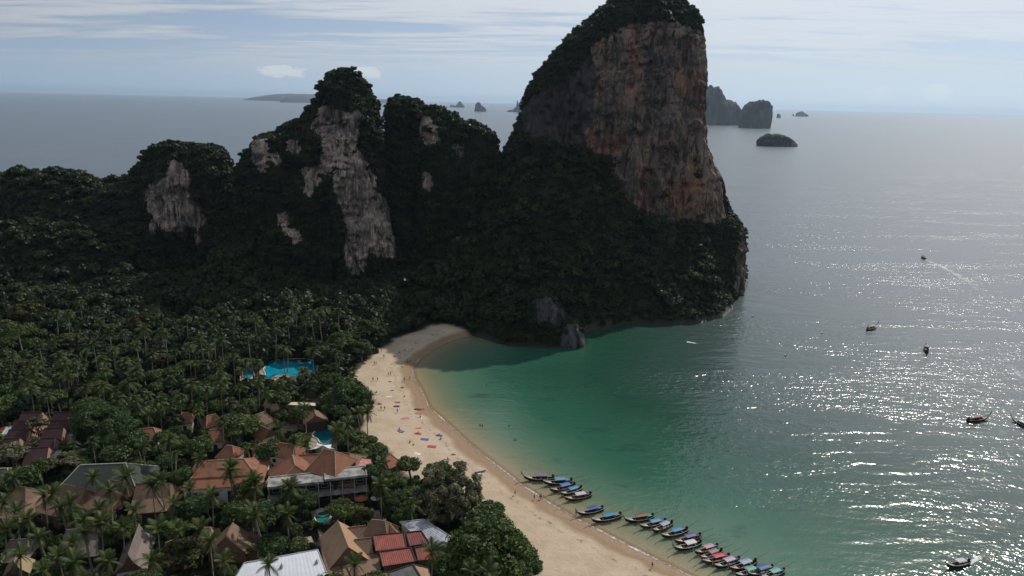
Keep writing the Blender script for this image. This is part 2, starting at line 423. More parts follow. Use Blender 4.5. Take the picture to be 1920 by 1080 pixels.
def build_ground():
    xs = np.concatenate([np.arange(-560, -260, 6), np.arange(-260, 184, 1.6)]); ys = np.concatenate([np.arange(44, 100, 6), np.arange(100, 430, 1.6), np.arange(430, 660, 4)])
    x, y, F = sheet(xs, ys); z, d, db, isr = land_z(x, y); pts = np.stack([x, y], -1)
    ds = dist_line(pts, sand_poly + [sand_poly[0]]); ds = np.where(in_poly(pts, sand_poly), ds, -ds)
    sand = smooth((ds + 1.2 + 1.6 * fbm(x / 5, y / 5, 0 * x, 9, 3)) / 2.4) * (1 - smooth((isr - 0.5) * 3))
    z = z + 0.05 * fbm(x / 3, y / 3, 0 * x, 5, 3) * sand * (d > 3)
    m, t, out = newmat('ground')
    tc = t.add('ShaderNodeTexCoord').outputs['Object']; sa = t.add('ShaderNodeAttribute', attribute_name='sand').outputs['Fac']; sd = t.add('ShaderNodeAttribute', attribute_name='shore').outputs['Fac']
    n = t.noise(tc, 0.12, 5, 0.6); n2 = t.noise(tc, 1.2, 4, 0.65); n3 = t.noise(t.mapping(tc, rot=(0, 0, radians(38)), scale=(0.06, 0.5, 1)), 1.0, 4, 0.6)
    dry = t.mix(t.sstep(n, 0.35, 0.7), (.46, .37, .27, 1), (.39, .305, .215, 1))
    dry = t.mix(t.math('MULTIPLY', t.sstep(n2, 0.5, 0.75), 0.35), dry, (.30, .21, .135, 1))
    dry = t.mix(t.math('MULTIPLY', t.sstep(n3, 0.58, 0.72), 0.25), dry, (.26, .18, .115, 1))
    wv = t.math('ADD', sd, t.math('MULTIPLY', t.math('SUBTRACT', t.noise(tc, 0.10, 2, 0.5), 0.5), 5.0))
    sandc = t.mix(t.sstep(wv, 3.0, 6.5), (.265, .18, .108, 1), dry)
    sandc = t.mix(t.math('MULTIPLY', t.sstep(wv, 2.6, 0.4), 0.75), sandc, (.25, .17, .10, 1))
    foot = t.noise(tc, 1.7, 3, 0.75); sandc = t.mix(t.math('MULTIPLY', t.sstep(foot, 0.56, 0.68), t.math('MULTIPLY', t.sstep(t.noise(tc, 0.07, 3, .6), .42, .6), 0.4)), sandc, (.20, .145, .095, 1))
    line = t.math('MULTIPLY', t.sstep(t.math('ABSOLUTE', t.math('SUBTRACT', wv, 8.2)), 0.9, 0.1), t.sstep(t.noise(tc, 0.6, 4, .7), 0.48, 0.62))
    sandc = t.mix(t.math('MULTIPLY', line, 0.55), sandc, (.10, .075, .05, 1))
    soil = t.mix(t.sstep(n2, 0.35, 0.65), (.030, .028, .017, 1), (.015, .022, .009, 1))
    col = t.mix(sa, soil, sandc)
    b = t.add('ShaderNodeBsdfPrincipled', {'Base Color': col, 'Roughness': t.sstep(wv, 0.5, 4.0, 0.45, 0.95), 'Specular IOR Level': 0.25})
    hgt = t.math('ADD', t.noise(tc, 2.2, 4, 0.7), t.math('MULTIPLY', t.noise(tc, 0.5, 3, 0.6), 2.0))
    t.l.new(t.add('ShaderNodeBump', {'Strength': 1.0, 'Distance': 0.16, 'Height': hgt}).outputs[0], b.inputs['Normal'])
    t.l.new(b.outputs[0], out.inputs[0])
    me = np_mesh('ground', np.stack([x, y, z], -1), F, m); fattr(me, 'sand', sand); fattr(me, 'shore', d)
    tag(link('ground', me), 'sandy beach running back into dark forest soil', kind='structure')


build_ground()


def build_sea():
    def ax(a, b, st, far):
        core = np.arange(a, b, st); g = st * 1.35 ** np.arange(1, 200); c = np.cumsum(g)
        lo = a - c[c < far + a] if far > 0 else np.array([]); hi = core[-1] + c[c < far - core[-1]]
        return np.unique(np.concatenate([lo, [-far], core, hi, [far]]))
    xs = ax(-60, 300, 2.0, 60000.0); ys = ax(90, 470, 2.0, 60000.0)
    x, y, F = sheet(xs, ys); d, pts = sdist(x, y); db = dist_line(pts, beach_line); dr = dist_line(pts, rock_line)
    dep = np.where(d > 0, np.where(dr < db, 40, 0), np.where(dr < db, np.maximum(db, 12), db))
    m, t, out = newmat('sea_water')
    tc = t.add('ShaderNodeTexCoord').outputs['Object']; de = t.add('ShaderNodeAttribute', attribute_name='offshore').outputs['Fac']
    warp = t.math('MULTIPLY', t.math('SUBTRACT', t.noise(tc, 0.025, 4, 0.6), 0.5), 26.0)
    dw = t.math('ADD', de, t.math('MULTIPLY', warp, t.sstep(de, 4, 40)))
    f = t.math('DIVIDE', dw, 300.0, clamp=True)
    col = t.ramp(f, [(0.0, (.30, .215, .125)), (0.012, (.225, .195, .115)), (0.03, (.14, .165, .10)), (0.065, (.068, .140, .095)), (0.13, (.022, .094, .059)), (0.26, (.012, .056, .036)), (0.42, (.026, .056, .050)), (1.0, (.060, .082, .097))])
    reef = t.math('MULTIPLY', t.sstep(t.noise(t.mapping(tc, scale=(1, 2.2, 1)), 0.05, 6, 0.65), 0.55, 0.70), t.math('MULTIPLY', t.sstep(de, 12, 30), t.sstep(de, 150, 60)))
    col = t.mix(t.math('MULTIPLY', reef, 0.78), col, (.012, .045, .040, 1))
    # waves: long low swell, wind chop, ripples; cat's paws vary their height
    sw = t.math('MULTIPLY', t.noise(t.mapping(tc, rot=(0, 0, 0.35), scale=(0.05, 0.16, 1)), 1.0, 1, 0.5, 0.4), t.sstep(de, 20, 140, 0.25, 1.0))
    ch = t.noise(t.mapping(tc, rot=(0, 0, 0.25), scale=(0.34, 0.50, 1)), 1.0, 0, 0.5, 0.3)
    rp = t.noise(t.mapping(tc, rot=(0, 0, -0.3), scale=(1.15, 1.5, 1)), 1.0, 0, 0.5, 0.2)
    paw = t.noise(t.mapping(tc, rot=(0, 0, 0.5), scale=(0.007, 0.022, 1)), 1.0, 4, 0.6, 0.8)
    pw = t.sstep(paw, 0.38, 0.60, 0.35, 1.2)
    open_ = t.sstep(de, 10, 110, 0.35, 1.0)
    amp = t.math('MULTIPLY', t.math('MULTIPLY', pw, open_), t.sstep(de, 120, 420, 1.0, 1.45))
    hgt = t.math('ADD', t.math('MULTIPLY', sw, 0.75), t.math('MULTIPLY', amp, t.math('ADD', t.math('MULTIPLY', ch, 0.30), t.math('MULTIPLY', rp, 0.135))))
    bp = t.add('ShaderNodeBump', {'Strength': 1.0, 'Distance': 1.0, 'Height': hgt}).outputs[0]
    b = t.add('ShaderNodeBsdfPrincipled', {'Base Color': col, 'Roughness': 0.165, 'IOR': 1.33, 'Specular IOR Level': 0.5, 'Normal': bp})
    # ripples too fine to see one by one: a second, wider gloss over the same colour
    b2 = t.add('ShaderNodeBsdfPrincipled', {'Base Color': col, 'Roughness': 0.40, 'IOR': 1.33, 'Specular IOR Level': 0.5, 'Normal': t.add('ShaderNodeBump', {'Strength': 0.5, 'Distance': 1.0, 'Height': hgt}).outputs[0]})
    b = t.add('ShaderNodeMixShader', {0: t.sstep(de, 60, 260, 0.10, 0.62), 1: b.outputs[0], 2: b2.outputs[0]})
    tr = t.add('ShaderNodeBsdfTransparent'); mx = t.add('ShaderNodeMixShader', {0: t.sstep(de, 0.0, 3.0), 1: tr.outputs[0], 2: b.outputs[0]})
    t.l.new(mx.outputs[0], out.inputs[0])
    me = np_mesh('sea', np.stack([x, y, 0 * x], -1), F, m); fattr(me, 'offshore', np.minimum(dep, 3000))
    tag(link('sea', me), 'green bay water turning to a grey glittering open sea', kind='structure')


build_sea()


def build_haze():
    m, t, out = newmat('haze_air')
    v = t.add('ShaderNodeVolumePrincipled', {'Color': (.62, .80, 1.0, 1), 'Density': 2.8e-5, 'Anisotropy': 0.45})
    t.l.new(v.outputs[0], out.inputs['Volume'])
    b = MB().box((0, 0, 160), (124000, 124000, 340)); o = b.build('haze', m)
    tag(o, 'pale bluish sea haze that fades the far islands', kind='stuff')


build_haze()
# ------------------------------------------------------------------ limestone towers
def rock_mat(name, pale, grey, rust, rust_amt):
    m, t, out = newmat(name)
    tc = t.add('ShaderNodeTexCoord').outputs['Object']; vg = t.add('ShaderNodeAttribute', attribute_name='veg').outputs['Fac']
    st = t.noise(t.mapping(tc, scale=(0.30, 0.30, 0.030)), 1.0, 6, 0.68, 0.9)
    st2 = t.noise(t.mapping(tc, scale=(0.9, 0.9, 0.08)), 1.0, 6, 0.7, 0.5)
    st3 = t.noise(t.mapping(tc, (7, 3, 0), scale=(0.11, 0.11, 0.018)), 1.0, 5, 0.62, 0.8)
    bl = t.noise(t.mapping(tc, scale=(1, 1, 0.6)), 0.055, 5, 0.6); ru = t.noise(t.mapping(tc, (40, 10, 0), scale=(1, 1, 0.42)), 0.050, 6, 0.66, 0.8)
    cr = t.noise(t.mapping(tc, scale=(1, 1, 0.45)), 0.26, 7, 0.72, 1.5); big = t.noise(t.mapping(tc, (3, 3, 9), scale=(1, 1, 0.5)), 0.09, 6, 0.65, 1.2)
    col = t.mix(t.sstep(bl, 0.36, 0.62), (*grey, 1), (*pale, 1))
    col = t.mix(t.math('MULTIPLY', t.sstep(ru, 0.50, 0.63), rust_amt), col, (*rust, 1))
    col = t.mix(t.math('MULTIPLY', t.sstep(st3, 0.48, 0.60), 0.65), col, (grey[0] * .55, grey[1] * .6, grey[2] * .66, 1))
    col = t.mix(t.math('MULTIPLY', t.sstep(st2, 0.50, 0.64), 0.65), col, (pale[0] * 1.45, pale[1] * 1.4, pale[2] * 1.32, 1))
    col = t.mix(t.math('MULTIPLY', t.sstep(st, 0.50, 0.62), 0.85), col, (grey[0] * .28, grey[1] * .29, grey[2] * .33, 1))
    col = t.mix(t.math('MULTIPLY', t.add('ShaderNodeAttribute', attribute_name='dark_flank').outputs['Fac'], 0.85), col, (grey[0] * .42, grey[1] * .48, grey[2] * .56, 1))
    col = t.mix(t.math('MULTIPLY', t.sstep(cr, 0.555, 0.62), 0.9), col, (.020, .022, .024, 1))
    col = t.mix(t.math('MULTIPLY', t.sstep(big, 0.60, 0.66), 0.9), col, (.016, .019, .018, 1))
    vg = t.sstep(t.math('ADD', vg, t.math('MULTIPLY', t.math('SUBTRACT', t.noise(t.mapping(tc, scale=(1, 1, .45)), 0.55, 5, .7), 0.5), 1.6)), 0.42, 0.62)
    col = t.mix(vg, col, (.018, .025, .012, 1))
    hh = t.math('ADD', t.math('MULTIPLY', st2, 0.7), t.math('ADD', t.math('MULTIPLY', t.noise(tc, 1.6, 5, 0.7), 0.5), t.math('MULTIPLY', cr, -1.0)))
    b = t.add('ShaderNodeBsdfPrincipled', {'Base Color': col, 'Roughness': 0.92, 'Specular IOR Level': 0.15})
    t.l.new(t.add('ShaderNodeBump', {'Strength': 1.0, 'Distance': 1.3, 'Height': hh}).outputs[0], b.inputs['Normal'])
    t.l.new(b.outputs[0], out.inputs[0]); return m


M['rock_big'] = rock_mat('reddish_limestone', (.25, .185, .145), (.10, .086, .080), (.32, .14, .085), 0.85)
M['rock_grey'] = rock_mat('grey_limestone', (.52, .43, .365), (.17, .15, .14), (.33, .20, .14), 0.4)
M['rock_dark'] = rock_mat('dark_limestone', (.115, .112, .115), (.06, .058, .062), (.10, .075, .06), 0.2)
SCAT = []          # (positions, scales, rotations, kind) of shrubs that grow on the rocks


def karst(name, label, rows, Y0, bmax, bratio, mtl, seed, rocks, res=1.0, nexp=2.4, disp=1.0, dens=0.13, csize=(1.3, 3.1), floor=-2.0):
    rows = sorted(rows); zs, L, R = [], [], []
    for (py, xl, xr) in rows:
        a, b = PY(xl, py, Y0), PY(xr, py, Y0); zs.append((a[2] + b[2]) / 2); L.append(a[0]); R.append(b[0])
    zs, L, R = (np.array(q[::-1]) for q in (zs, L, R))
    zt = zs[-1]; n_z = int((zt - floor) / res); tt = np.linspace(0, 1, n_z); Z = floor + (zt - floor) * (1 - (1 - tt) ** 1.25)
    l, r = np.interp(Z, zs, L), np.interp(Z, zs, R); cx, a = (l + r) / 2, (r - l) / 2; b = np.minimum(a * bratio, bmax)
    n_t = int(2 * pi * np.median(np.sqrt((a * a + b * b) / 2)) / res); th = np.linspace(0, 2 * pi, n_t, endpoint=False)
    c, s = np.cos(th), np.sin(th); ux = np.sign(c) * np.abs(c) ** (2 / nexp); uy = np.sign(s) * np.abs(s) ** (2 / nexp)
    X = cx[:, None] + a[:, None] * ux; Y = Y0 + b[:, None] * uy; ZZ = Z[:, None] + 0 * X
    cxx = cx[:, None]; nx, ny = c[None] * np.ones_like(X), s[None] * np.ones_like(X)
    edge = np.clip(a / 12, 0.15, 1)[:, None]
    big = 4.4 * fbm(X / 24, Y / 24, ZZ / 36, seed, 3); fl = 3.6 * (0.5 - np.abs(fbm(X / 8, Y / 8, ZZ / 50, seed + 5, 4)))
    fl = fl - 3.0 * smooth((fbm(X / 9, Y / 9, ZZ / 13, seed + 15, 3) - .35) / .35)
    led = 1.5 * fbm(X / 16, Y / 16, ZZ / 6, seed + 9, 3); fine = 0.9 * fbm(X / 2.4, Y / 2.4, ZZ / 7, seed + 11, 3)
    ck = 3.4 * np.exp(-(fbm(X / 11, Y / 11, ZZ / 60, seed + 51, 3) / .07) ** 2) + 1.7 * np.exp(-(fbm(X / 4.2, Y / 4.2, ZZ / 26, seed + 61, 2) / .09) ** 2) + 1.6 * np.exp(-(fbm(X / 22, Y / 22, ZZ / 8, seed + 71, 3) / .06) ** 2)
    D = (big + fl + led + fine - ck) * edge * disp
    front = 0.35 + 0.65 * np.abs(ny)            # keep the outline, cut the faces deeper
    X = X + nx * D * front; Y = Y + ny * D
    V = np.stack([X, Y, ZZ], -1); i = np.arange(n_z * n_t).reshape(n_z, n_t); j = np.roll(i, -1, 1)
    F = np.stack([i[:-1], j[:-1], j[1:], i[1:]], -1).reshape(-1, 4)
    V = V.reshape(-1, 3); px = PIX(V)
    wob = np.stack([fbm(V[:, 0] / 6, V[:, 1] / 6, V[:, 2] / 9, seed + 21, 3), fbm(V[:, 0] / 6, V[:, 1] / 6, V[:, 2] / 9, seed + 31, 3)], -1) * 9
    bare = np.zeros(len(V), bool)
    for poly in rocks: bare |= in_poly(px + wob, poly)
    tuft = fbm(V[:, 0] / 4, V[:, 1] / 4, V[:, 2] / 8, seed + 41, 3) > 0.72
    veg = np.where(bare & ~tuft, 0.0, 1.0)
    vs_ = veg.reshape(n_z, n_t); vs_ = sum(np.roll(vs_, k, 1) for k in (-2, -1, 0, 1, 2)) / 5; vs_ = sum(np.roll(vs_, k, 0) for k in (-2, -1, 0, 1, 2)) / 5
    me = np_mesh(name, V, F, mtl); fattr(me, 'veg', vs_); fattr(me, 'dark_flank', np.where(in_poly(px + wob * 2.5, DARK_FLANK), 1.0, 0.0) if name == 'limestone_tower' else 0 * veg)
    tag(link(name, me), label, kind='structure')
    # close the top with a small cap
    q = V.reshape(n_z, n_t, 3)
    e1 = q[:-1] - q[1:]; e2 = np.roll(q, -1, 1)[:-1] - q[:-1]; nn = np.cross(e2, -e1); ar = np.linalg.norm(nn, axis=-1)
    nn = nn / (ar[..., None] + 1e-9); w = ar * veg.reshape(n_z, n_t)[:-1]; w = w * (0.55 + 0.9 * np.clip(nn[..., 2], 0, 1))
    w *= (q[:-1, :, 1] < Y0 + bmax * 0.45)
    w *= np.where(q[:-1, :, 2] < 6, 0.15, 1.0)
    N = int(w.sum() * dens); pr = w.ravel() / w.sum(); pick = rng.choice(len(pr), N, p=pr)
    pos = q[:-1].reshape(-1, 3)[pick] + rng.normal(0, 0.5, (N, 3)); nv = nn.reshape(-1, 3)[pick]
    sc = rng.uniform(csize[0], csize[1], N) * rng.choice([0.6, 1.0, 1.25], N, p=[.3, .5, .2])
    pos = pos - nv * (0.10 * sc[:, None]); pos[:, 2] -= 0.15 * sc * np.clip(nv[:, 2], 0, 1)
    keep = np.ones(N, bool)
    if name == 'limestone_tower': keep &= ~((nv[:, 0] > 0.5) & (pos[:, 2] > 62) & (pos[:, 2] < zt - 24))
    pp = PIX(pos)
    for poly in rocks:
        ins = in_poly(pp, poly); keep &= ~(ins & (rng.random(N) < 0.82) & (nv[:, 1] < 0.2))
    SCAT.append((pos[keep], sc[keep]))


def zm(k, ox, oy, pts): return [(ox + x / k, oy + y / k) for x, y in pts]


rockA = [[(1105, 95), (1140, 60), (1180, 46), (1240, 42), (1290, 48), (1320, 66), (1350, 100), (1360, 240), (1364, 300), (1352, 350), (1362, 400), (1352, 425), (1320, 415), (1290, 408), (1260, 420), (1225, 412), (1190, 390), (1165, 350), (1155, 310), (1150, 290), (1090, 275), (1040, 265), (1000, 258), (983, 240), (980, 210), (1000, 182), (1040, 165), (1070, 140)],
         [(1384, 450), (1401, 460), (1400, 545), (1384, 552), (1378, 500)]]
DARK_FLANK = [(940, 120), (1060, 60), (1110, 100), (1118, 180), (1106, 230), (1112, 330), (940, 330)]  # outline of the tower's left flank, mixed to a darker blue-grey
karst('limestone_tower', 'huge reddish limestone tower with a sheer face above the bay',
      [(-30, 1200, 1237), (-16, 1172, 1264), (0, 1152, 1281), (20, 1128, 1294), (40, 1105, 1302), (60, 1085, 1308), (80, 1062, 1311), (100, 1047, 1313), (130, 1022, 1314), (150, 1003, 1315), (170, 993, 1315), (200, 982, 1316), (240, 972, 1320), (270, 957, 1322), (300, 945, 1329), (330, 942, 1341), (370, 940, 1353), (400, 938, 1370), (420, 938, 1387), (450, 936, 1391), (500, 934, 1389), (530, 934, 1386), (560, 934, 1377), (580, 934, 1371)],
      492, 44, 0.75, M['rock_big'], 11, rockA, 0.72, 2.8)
rockB = [zm(2.571, 440, 110, q) for q in (
    [(430, 230), (500, 240), (600, 250), (620, 330), (600, 420), (640, 540), (670, 600), (740, 680), (770, 780), (790, 900), (770, 950), (700, 955), (650, 960), (610, 1030), (570, 1050), (550, 990), (540, 900), (525, 790), (490, 720), (480, 640), (490, 570), (430, 555), (400, 600), (370, 680), (325, 640), (320, 560), (340, 510), (420, 500), (440, 450), (400, 380), (370, 300)],
    [(205, 750), (240, 735), (265, 800), (305, 880), (290, 900), (255, 855), (225, 855), (208, 800)], [(250, 400), (290, 365), (315, 420), (295, 475), (260, 470)], [(75, 390), (165, 385), (185, 500), (170, 560), (90, 520), (70, 460)], [(185, 450), (215, 450), (230, 530), (190, 520)])]
karst('limestone_peak', 'tall pointed limestone peak with a pale streaked face',
      [(126, 640, 656), (132, 630, 664), (142, 618, 678), (160, 606, 693), (180, 598, 702), (200, 593, 707), (220, 580, 711), (235, 549, 713), (250, 529, 714), (260, 484, 715), (280, 475, 716), (300, 468, 718), (320, 457, 720), (350, 450, 724), (420, 448, 734), (500, 446, 746), (580, 446, 750)],
      472, 34, 0.62, M['rock_grey'], 23, rockB, 0.8, 2.3, 1.25, 0.11, (1.4, 3.8))
rockC = [zm(2.571, 440, 110, q) for q in ([(880, 530), (925, 550), (965, 600), (935, 650), (900, 610)], [(1055, 405), (1100, 420), (1095, 500), (1065, 490)], [(1080, 790), (1115, 800), (1115, 900), (1085, 955), (1040, 935), (1055, 880)], [(900, 250), (975, 330), (980, 400), (940, 440), (900, 380)])]
karst('limestone_ridge', 'dark wooded limestone ridge with a flat treed top',
      [(182, 740, 762), (188, 731, 780), (198, 727, 792), (215, 725, 800), (260, 724, 808), (350, 722, 814), (480, 712, 824), (580, 710, 830)], 492, 26, 0.8, M['rock_dark'], 37, rockC, 1.1, 2.4, 1.1, 0.10, (1.6, 4.0))
karst('limestone_ridge', 'dark wooded limestone ridge that slopes down to a rounded shoulder',
      [(196, 806, 818), (203, 800, 828), (212, 797, 842), (224, 794, 862), (230, 792, 890), (238, 791, 908), (248, 790, 918), (262, 789, 925), (290, 788, 929), (350, 786, 932), (420, 784, 932), (500, 782, 930), (580, 780, 930)], 478, 30, 0.6, M['rock_grey'], 41, rockC, 1.1, 2.4, 1.1, 0.10, (1.6, 4.4))
rockD = [zm(3.6, 0, 230, [(1120, 260), (1180, 280), (1250, 300), (1290, 330), (1290, 440), (1290, 520), (1385, 530), (1390, 680), (1345, 720), (1375, 920), (1350, 945), (1305, 720), (1280, 690), (1210, 785), (1140, 745), (1070, 650), (1055, 810), (985, 705), (965, 640), (1000, 590), (990, 470), (1050, 390), (1110, 370)])]
karst('limestone_bluff', 'squat limestone bluff with a pale grey face and a leafy top',
      [(264, 312, 326), (271, 298, 352), (276, 289, 404), (288, 277, 412), (302, 268, 417), (320, 256, 426), (335, 250, 436), (380, 247, 442), (440, 250, 446), (500, 252, 450), (580, 250, 455)], 486, 26, 0.7, M['rock_grey'], 53, rockD, 1.0, 2.3, 1.0, 0.10, (1.6, 4.4))
karst('rock_outcrop', 'blunt grey rock outcrop in the forest above the shore', [(546, 1004, 1020), (556, 997, 1036), (572, 992, 1050), (590, 990, 1060), (605, 990, 1066), (648, 990, 1068)], P(1030, 652)[1] + 10, 12, 0.9, M['rock_dark'], 61, [[(996, 562), (1032, 558), (1060, 584), (1060, 612), (1004, 606)]], 0.4, 2.4, 0.42, 0.42, (0.9, 2.0))
karst('rock_outcrop', 'low dark rock at the water edge below the outcrop', [(598, 1058, 1074), (606, 1046, 1084), (620, 1038, 1092), (638, 1032, 1096), (654, 1028, 1094)], P(1064, 650)[1] + 5, 8, 0.9, M['rock_dark'], 67, [[(1050, 612), (1080, 606), (1102, 640), (1100, 662), (1042, 662)]], 0.4, 2.4, 0.42, 0.42, (0.8, 1.7))


# ------------------------------------------------------------------ far islands
def island(label, base, sil, mtl, seed, ratio=0.5):
    """an islet: base = pixel of its waterline, sil = outline points from left to right"""
    yb = P(*base)[1]; pts = [PY(px, py, yb) for px, py in sil]; X = np.array([p[0] for p in pts]); Zt = np.array([p[2] for p in pts])
    n = 90; xs = np.linspace(X[0], X[-1], n); wd = X[-1] - X[0]
    h = np.maximum(np.interp(xs, X, Zt), 0.0); h = h * (1 + 0.035 * fbm(xs / wd * 40, 0 * xs, 0 * xs, seed, 3)) + 0.0
    m = 26; ph = np.linspace(0, pi, m); b = wd * ratio * 0.5 * np.clip(np.sin(np.pi * np.linspace(0.02, .98, n)), 0, 1) ** 0.5
    cs, sn = np.cos(ph), np.sin(ph)
    V = np.stack([xs[:, None] + 0 * ph, yb + b[:, None] * (-np.sign(cs) * np.abs(cs) ** .8), h[:, None] * np.abs(sn) ** 0.35 - 0.5 * (sn < .01)], -1)
    V[..., 1] += 0.06 * wd * fbm(V[..., 0] / wd * 9, V[..., 2] / wd * 9, 0 * V[..., 0], seed + 3, 3)
    i = np.arange(n * m).reshape(n, m); F = np.stack([i[:-1, :-1], i[1:, :-1], i[1:, 1:], i[:-1, 1:]], -1).reshape(-1, 4)
    me = np_mesh('island', V.reshape(-1, 3), F, mtl); fattr(me, 'veg', np.where(fbm(V[..., 0] / wd * 8, V[..., 1] / wd * 8, V[..., 2] / wd * 8, seed + 7, 3) > -0.1, 1.0, 0.45).ravel())
    tag(link('island', me), label, kind='structure')


RK = M['rock_dark']
island('nearer of two tall blue limestone islands right of the tower', (1415, 240), [(1386, 240), (1390, 215), (1394, 200), (1402, 193), (1410, 191), (1420, 189), (1430, 187), (1440, 189), (1447, 197), (1452, 206), (1453, 220), (1450, 230), (1444, 240)], RK, 3)
island('blue limestone island half hidden behind the tall tower', (1350, 234), [(1290, 234), (1310, 170), (1332, 162), (1346, 165), (1353, 174), (1358, 187), (1368, 187), (1378, 192), (1386, 202), (1392, 213), (1394, 234)], RK, 5)
island('low dark wooded islet nearest on the open sea', (1457, 274), [(1420, 271), (1420, 261), (1426, 256), (1436, 252), (1440, 250), (1446, 252), (1455, 250), (1466, 252), (1478, 257), (1488, 263), (1494, 270), (1493, 274)], RK, 7, .45)
island('tiny round islet close beside the tall islands', (1460, 221), [(1456, 221), (1457, 214), (1460, 213), (1463, 215), (1464, 221)], RK, 9)
island('small humped far islet on the right', (1502, 218.5), [(1491, 218.5), (1493, 212), (1498, 210), (1503, 208), (1508, 212), (1513, 214), (1516, 218.5)], RK, 11)
island('tiny stub of rock beside the small humped islet', (1487, 217.5), [(1485.5, 217.5), (1486, 214), (1488, 213.5), (1489.5, 217.5)], RK, 12)
island('far islet with a round knob and low rocks', (858, 201.5), [(843, 200), (846, 196), (848, 196.5), (850, 199), (851, 195.5), (853, 199), (857, 195), (860, 190.5), (864, 190), (867, 195), (870, 198), (871, 201)], RK, 13)
island('far islet shaped like a leaning block', (900, 209), [(889, 208), (891, 201), (891, 196), (895, 191.5), (899, 191.5), (903, 197), (909, 202), (912, 205), (912, 209)], RK, 15)
island('far spiky headland left of the tall tower', (972, 210), [(950, 209), (955, 206), (961, 206), (965, 202), (968, 200), (969, 190), (971, 188), (972, 194), (975, 190), (979, 181), (984, 178), (990, 177), (1000, 185), (1012, 210)], RK, 17)
isl_far = [(457, 187), (480, 182), (505, 179), (525, 176.5), (545, 175.5), (570, 176), (600, 176.5), (640, 179), (680, 183), (720, 186), (760, 189), (796, 196)]


def far_range(label, sil, Y, seed):
    pts = [PY(px, py, Y) for px, py in sil]; X = np.array([p[0] for p in pts]); Zt = np.array([max(p[2], 2) for p in pts]); n = 120; xs = np.linspace(X[0], X[-1], n)
    h = np.interp(xs, X, Zt) * (1 + .06 * fbm(xs / 500, 0 * xs, 0 * xs, seed, 3)); m = 9; ph = np.linspace(0, pi, m); b = 1300 * np.sin(np.pi * np.linspace(.01, .99, n)) ** .5
    V = np.stack([xs[:, None] + 0 * ph, Y - b[:, None] * np.cos(ph), h[:, None] * np.sin(ph) ** .8 - .5], -1); i = np.arange(n * m).reshape(n, m)
    F = np.stack([i[:-1, :-1], i[1:, :-1], i[1:, 1:], i[:-1, 1:]], -1).reshape(-1, 4); me = np_mesh('island', V.reshape(-1, 3), F, RK); fattr(me, 'veg', np.ones(n * m)); tag(link('island', me), label, kind='structure')


far_range('long low blue island on the horizon behind the pointed peak', isl_far, 22000, 3)
far_range('small dark hump in front of the long horizon island', [(540, 185), (550, 181), (565, 179), (578, 181), (590, 187)], 17500, 5)

# ------------------------------------------------------------------ buildings
GZ = 2.8
FOOT = []          # (x, y, r): ground taken by buildings
CLEAR = []         # outlines (pixels) that random trees may not cover


def reg(ptsl, world, keep=0.8):
    w = np.array(world); c = w.mean(0); FOOT.append((c[0], c[1], max(np.hypot(w[:, 0] - c[0], w[:, 1] - c[1]).max() * 0.8, 1.5)))
    if keep:
        q = PIX(np.array(ptsl)); m = q.mean(0); q = m + (q - m) * keep
        a = np.arctan2(q[:, 1] - m[1], q[:, 0] - m[0]); CLEAR.append([tuple(p) for p in q[np.argsort(a)]])


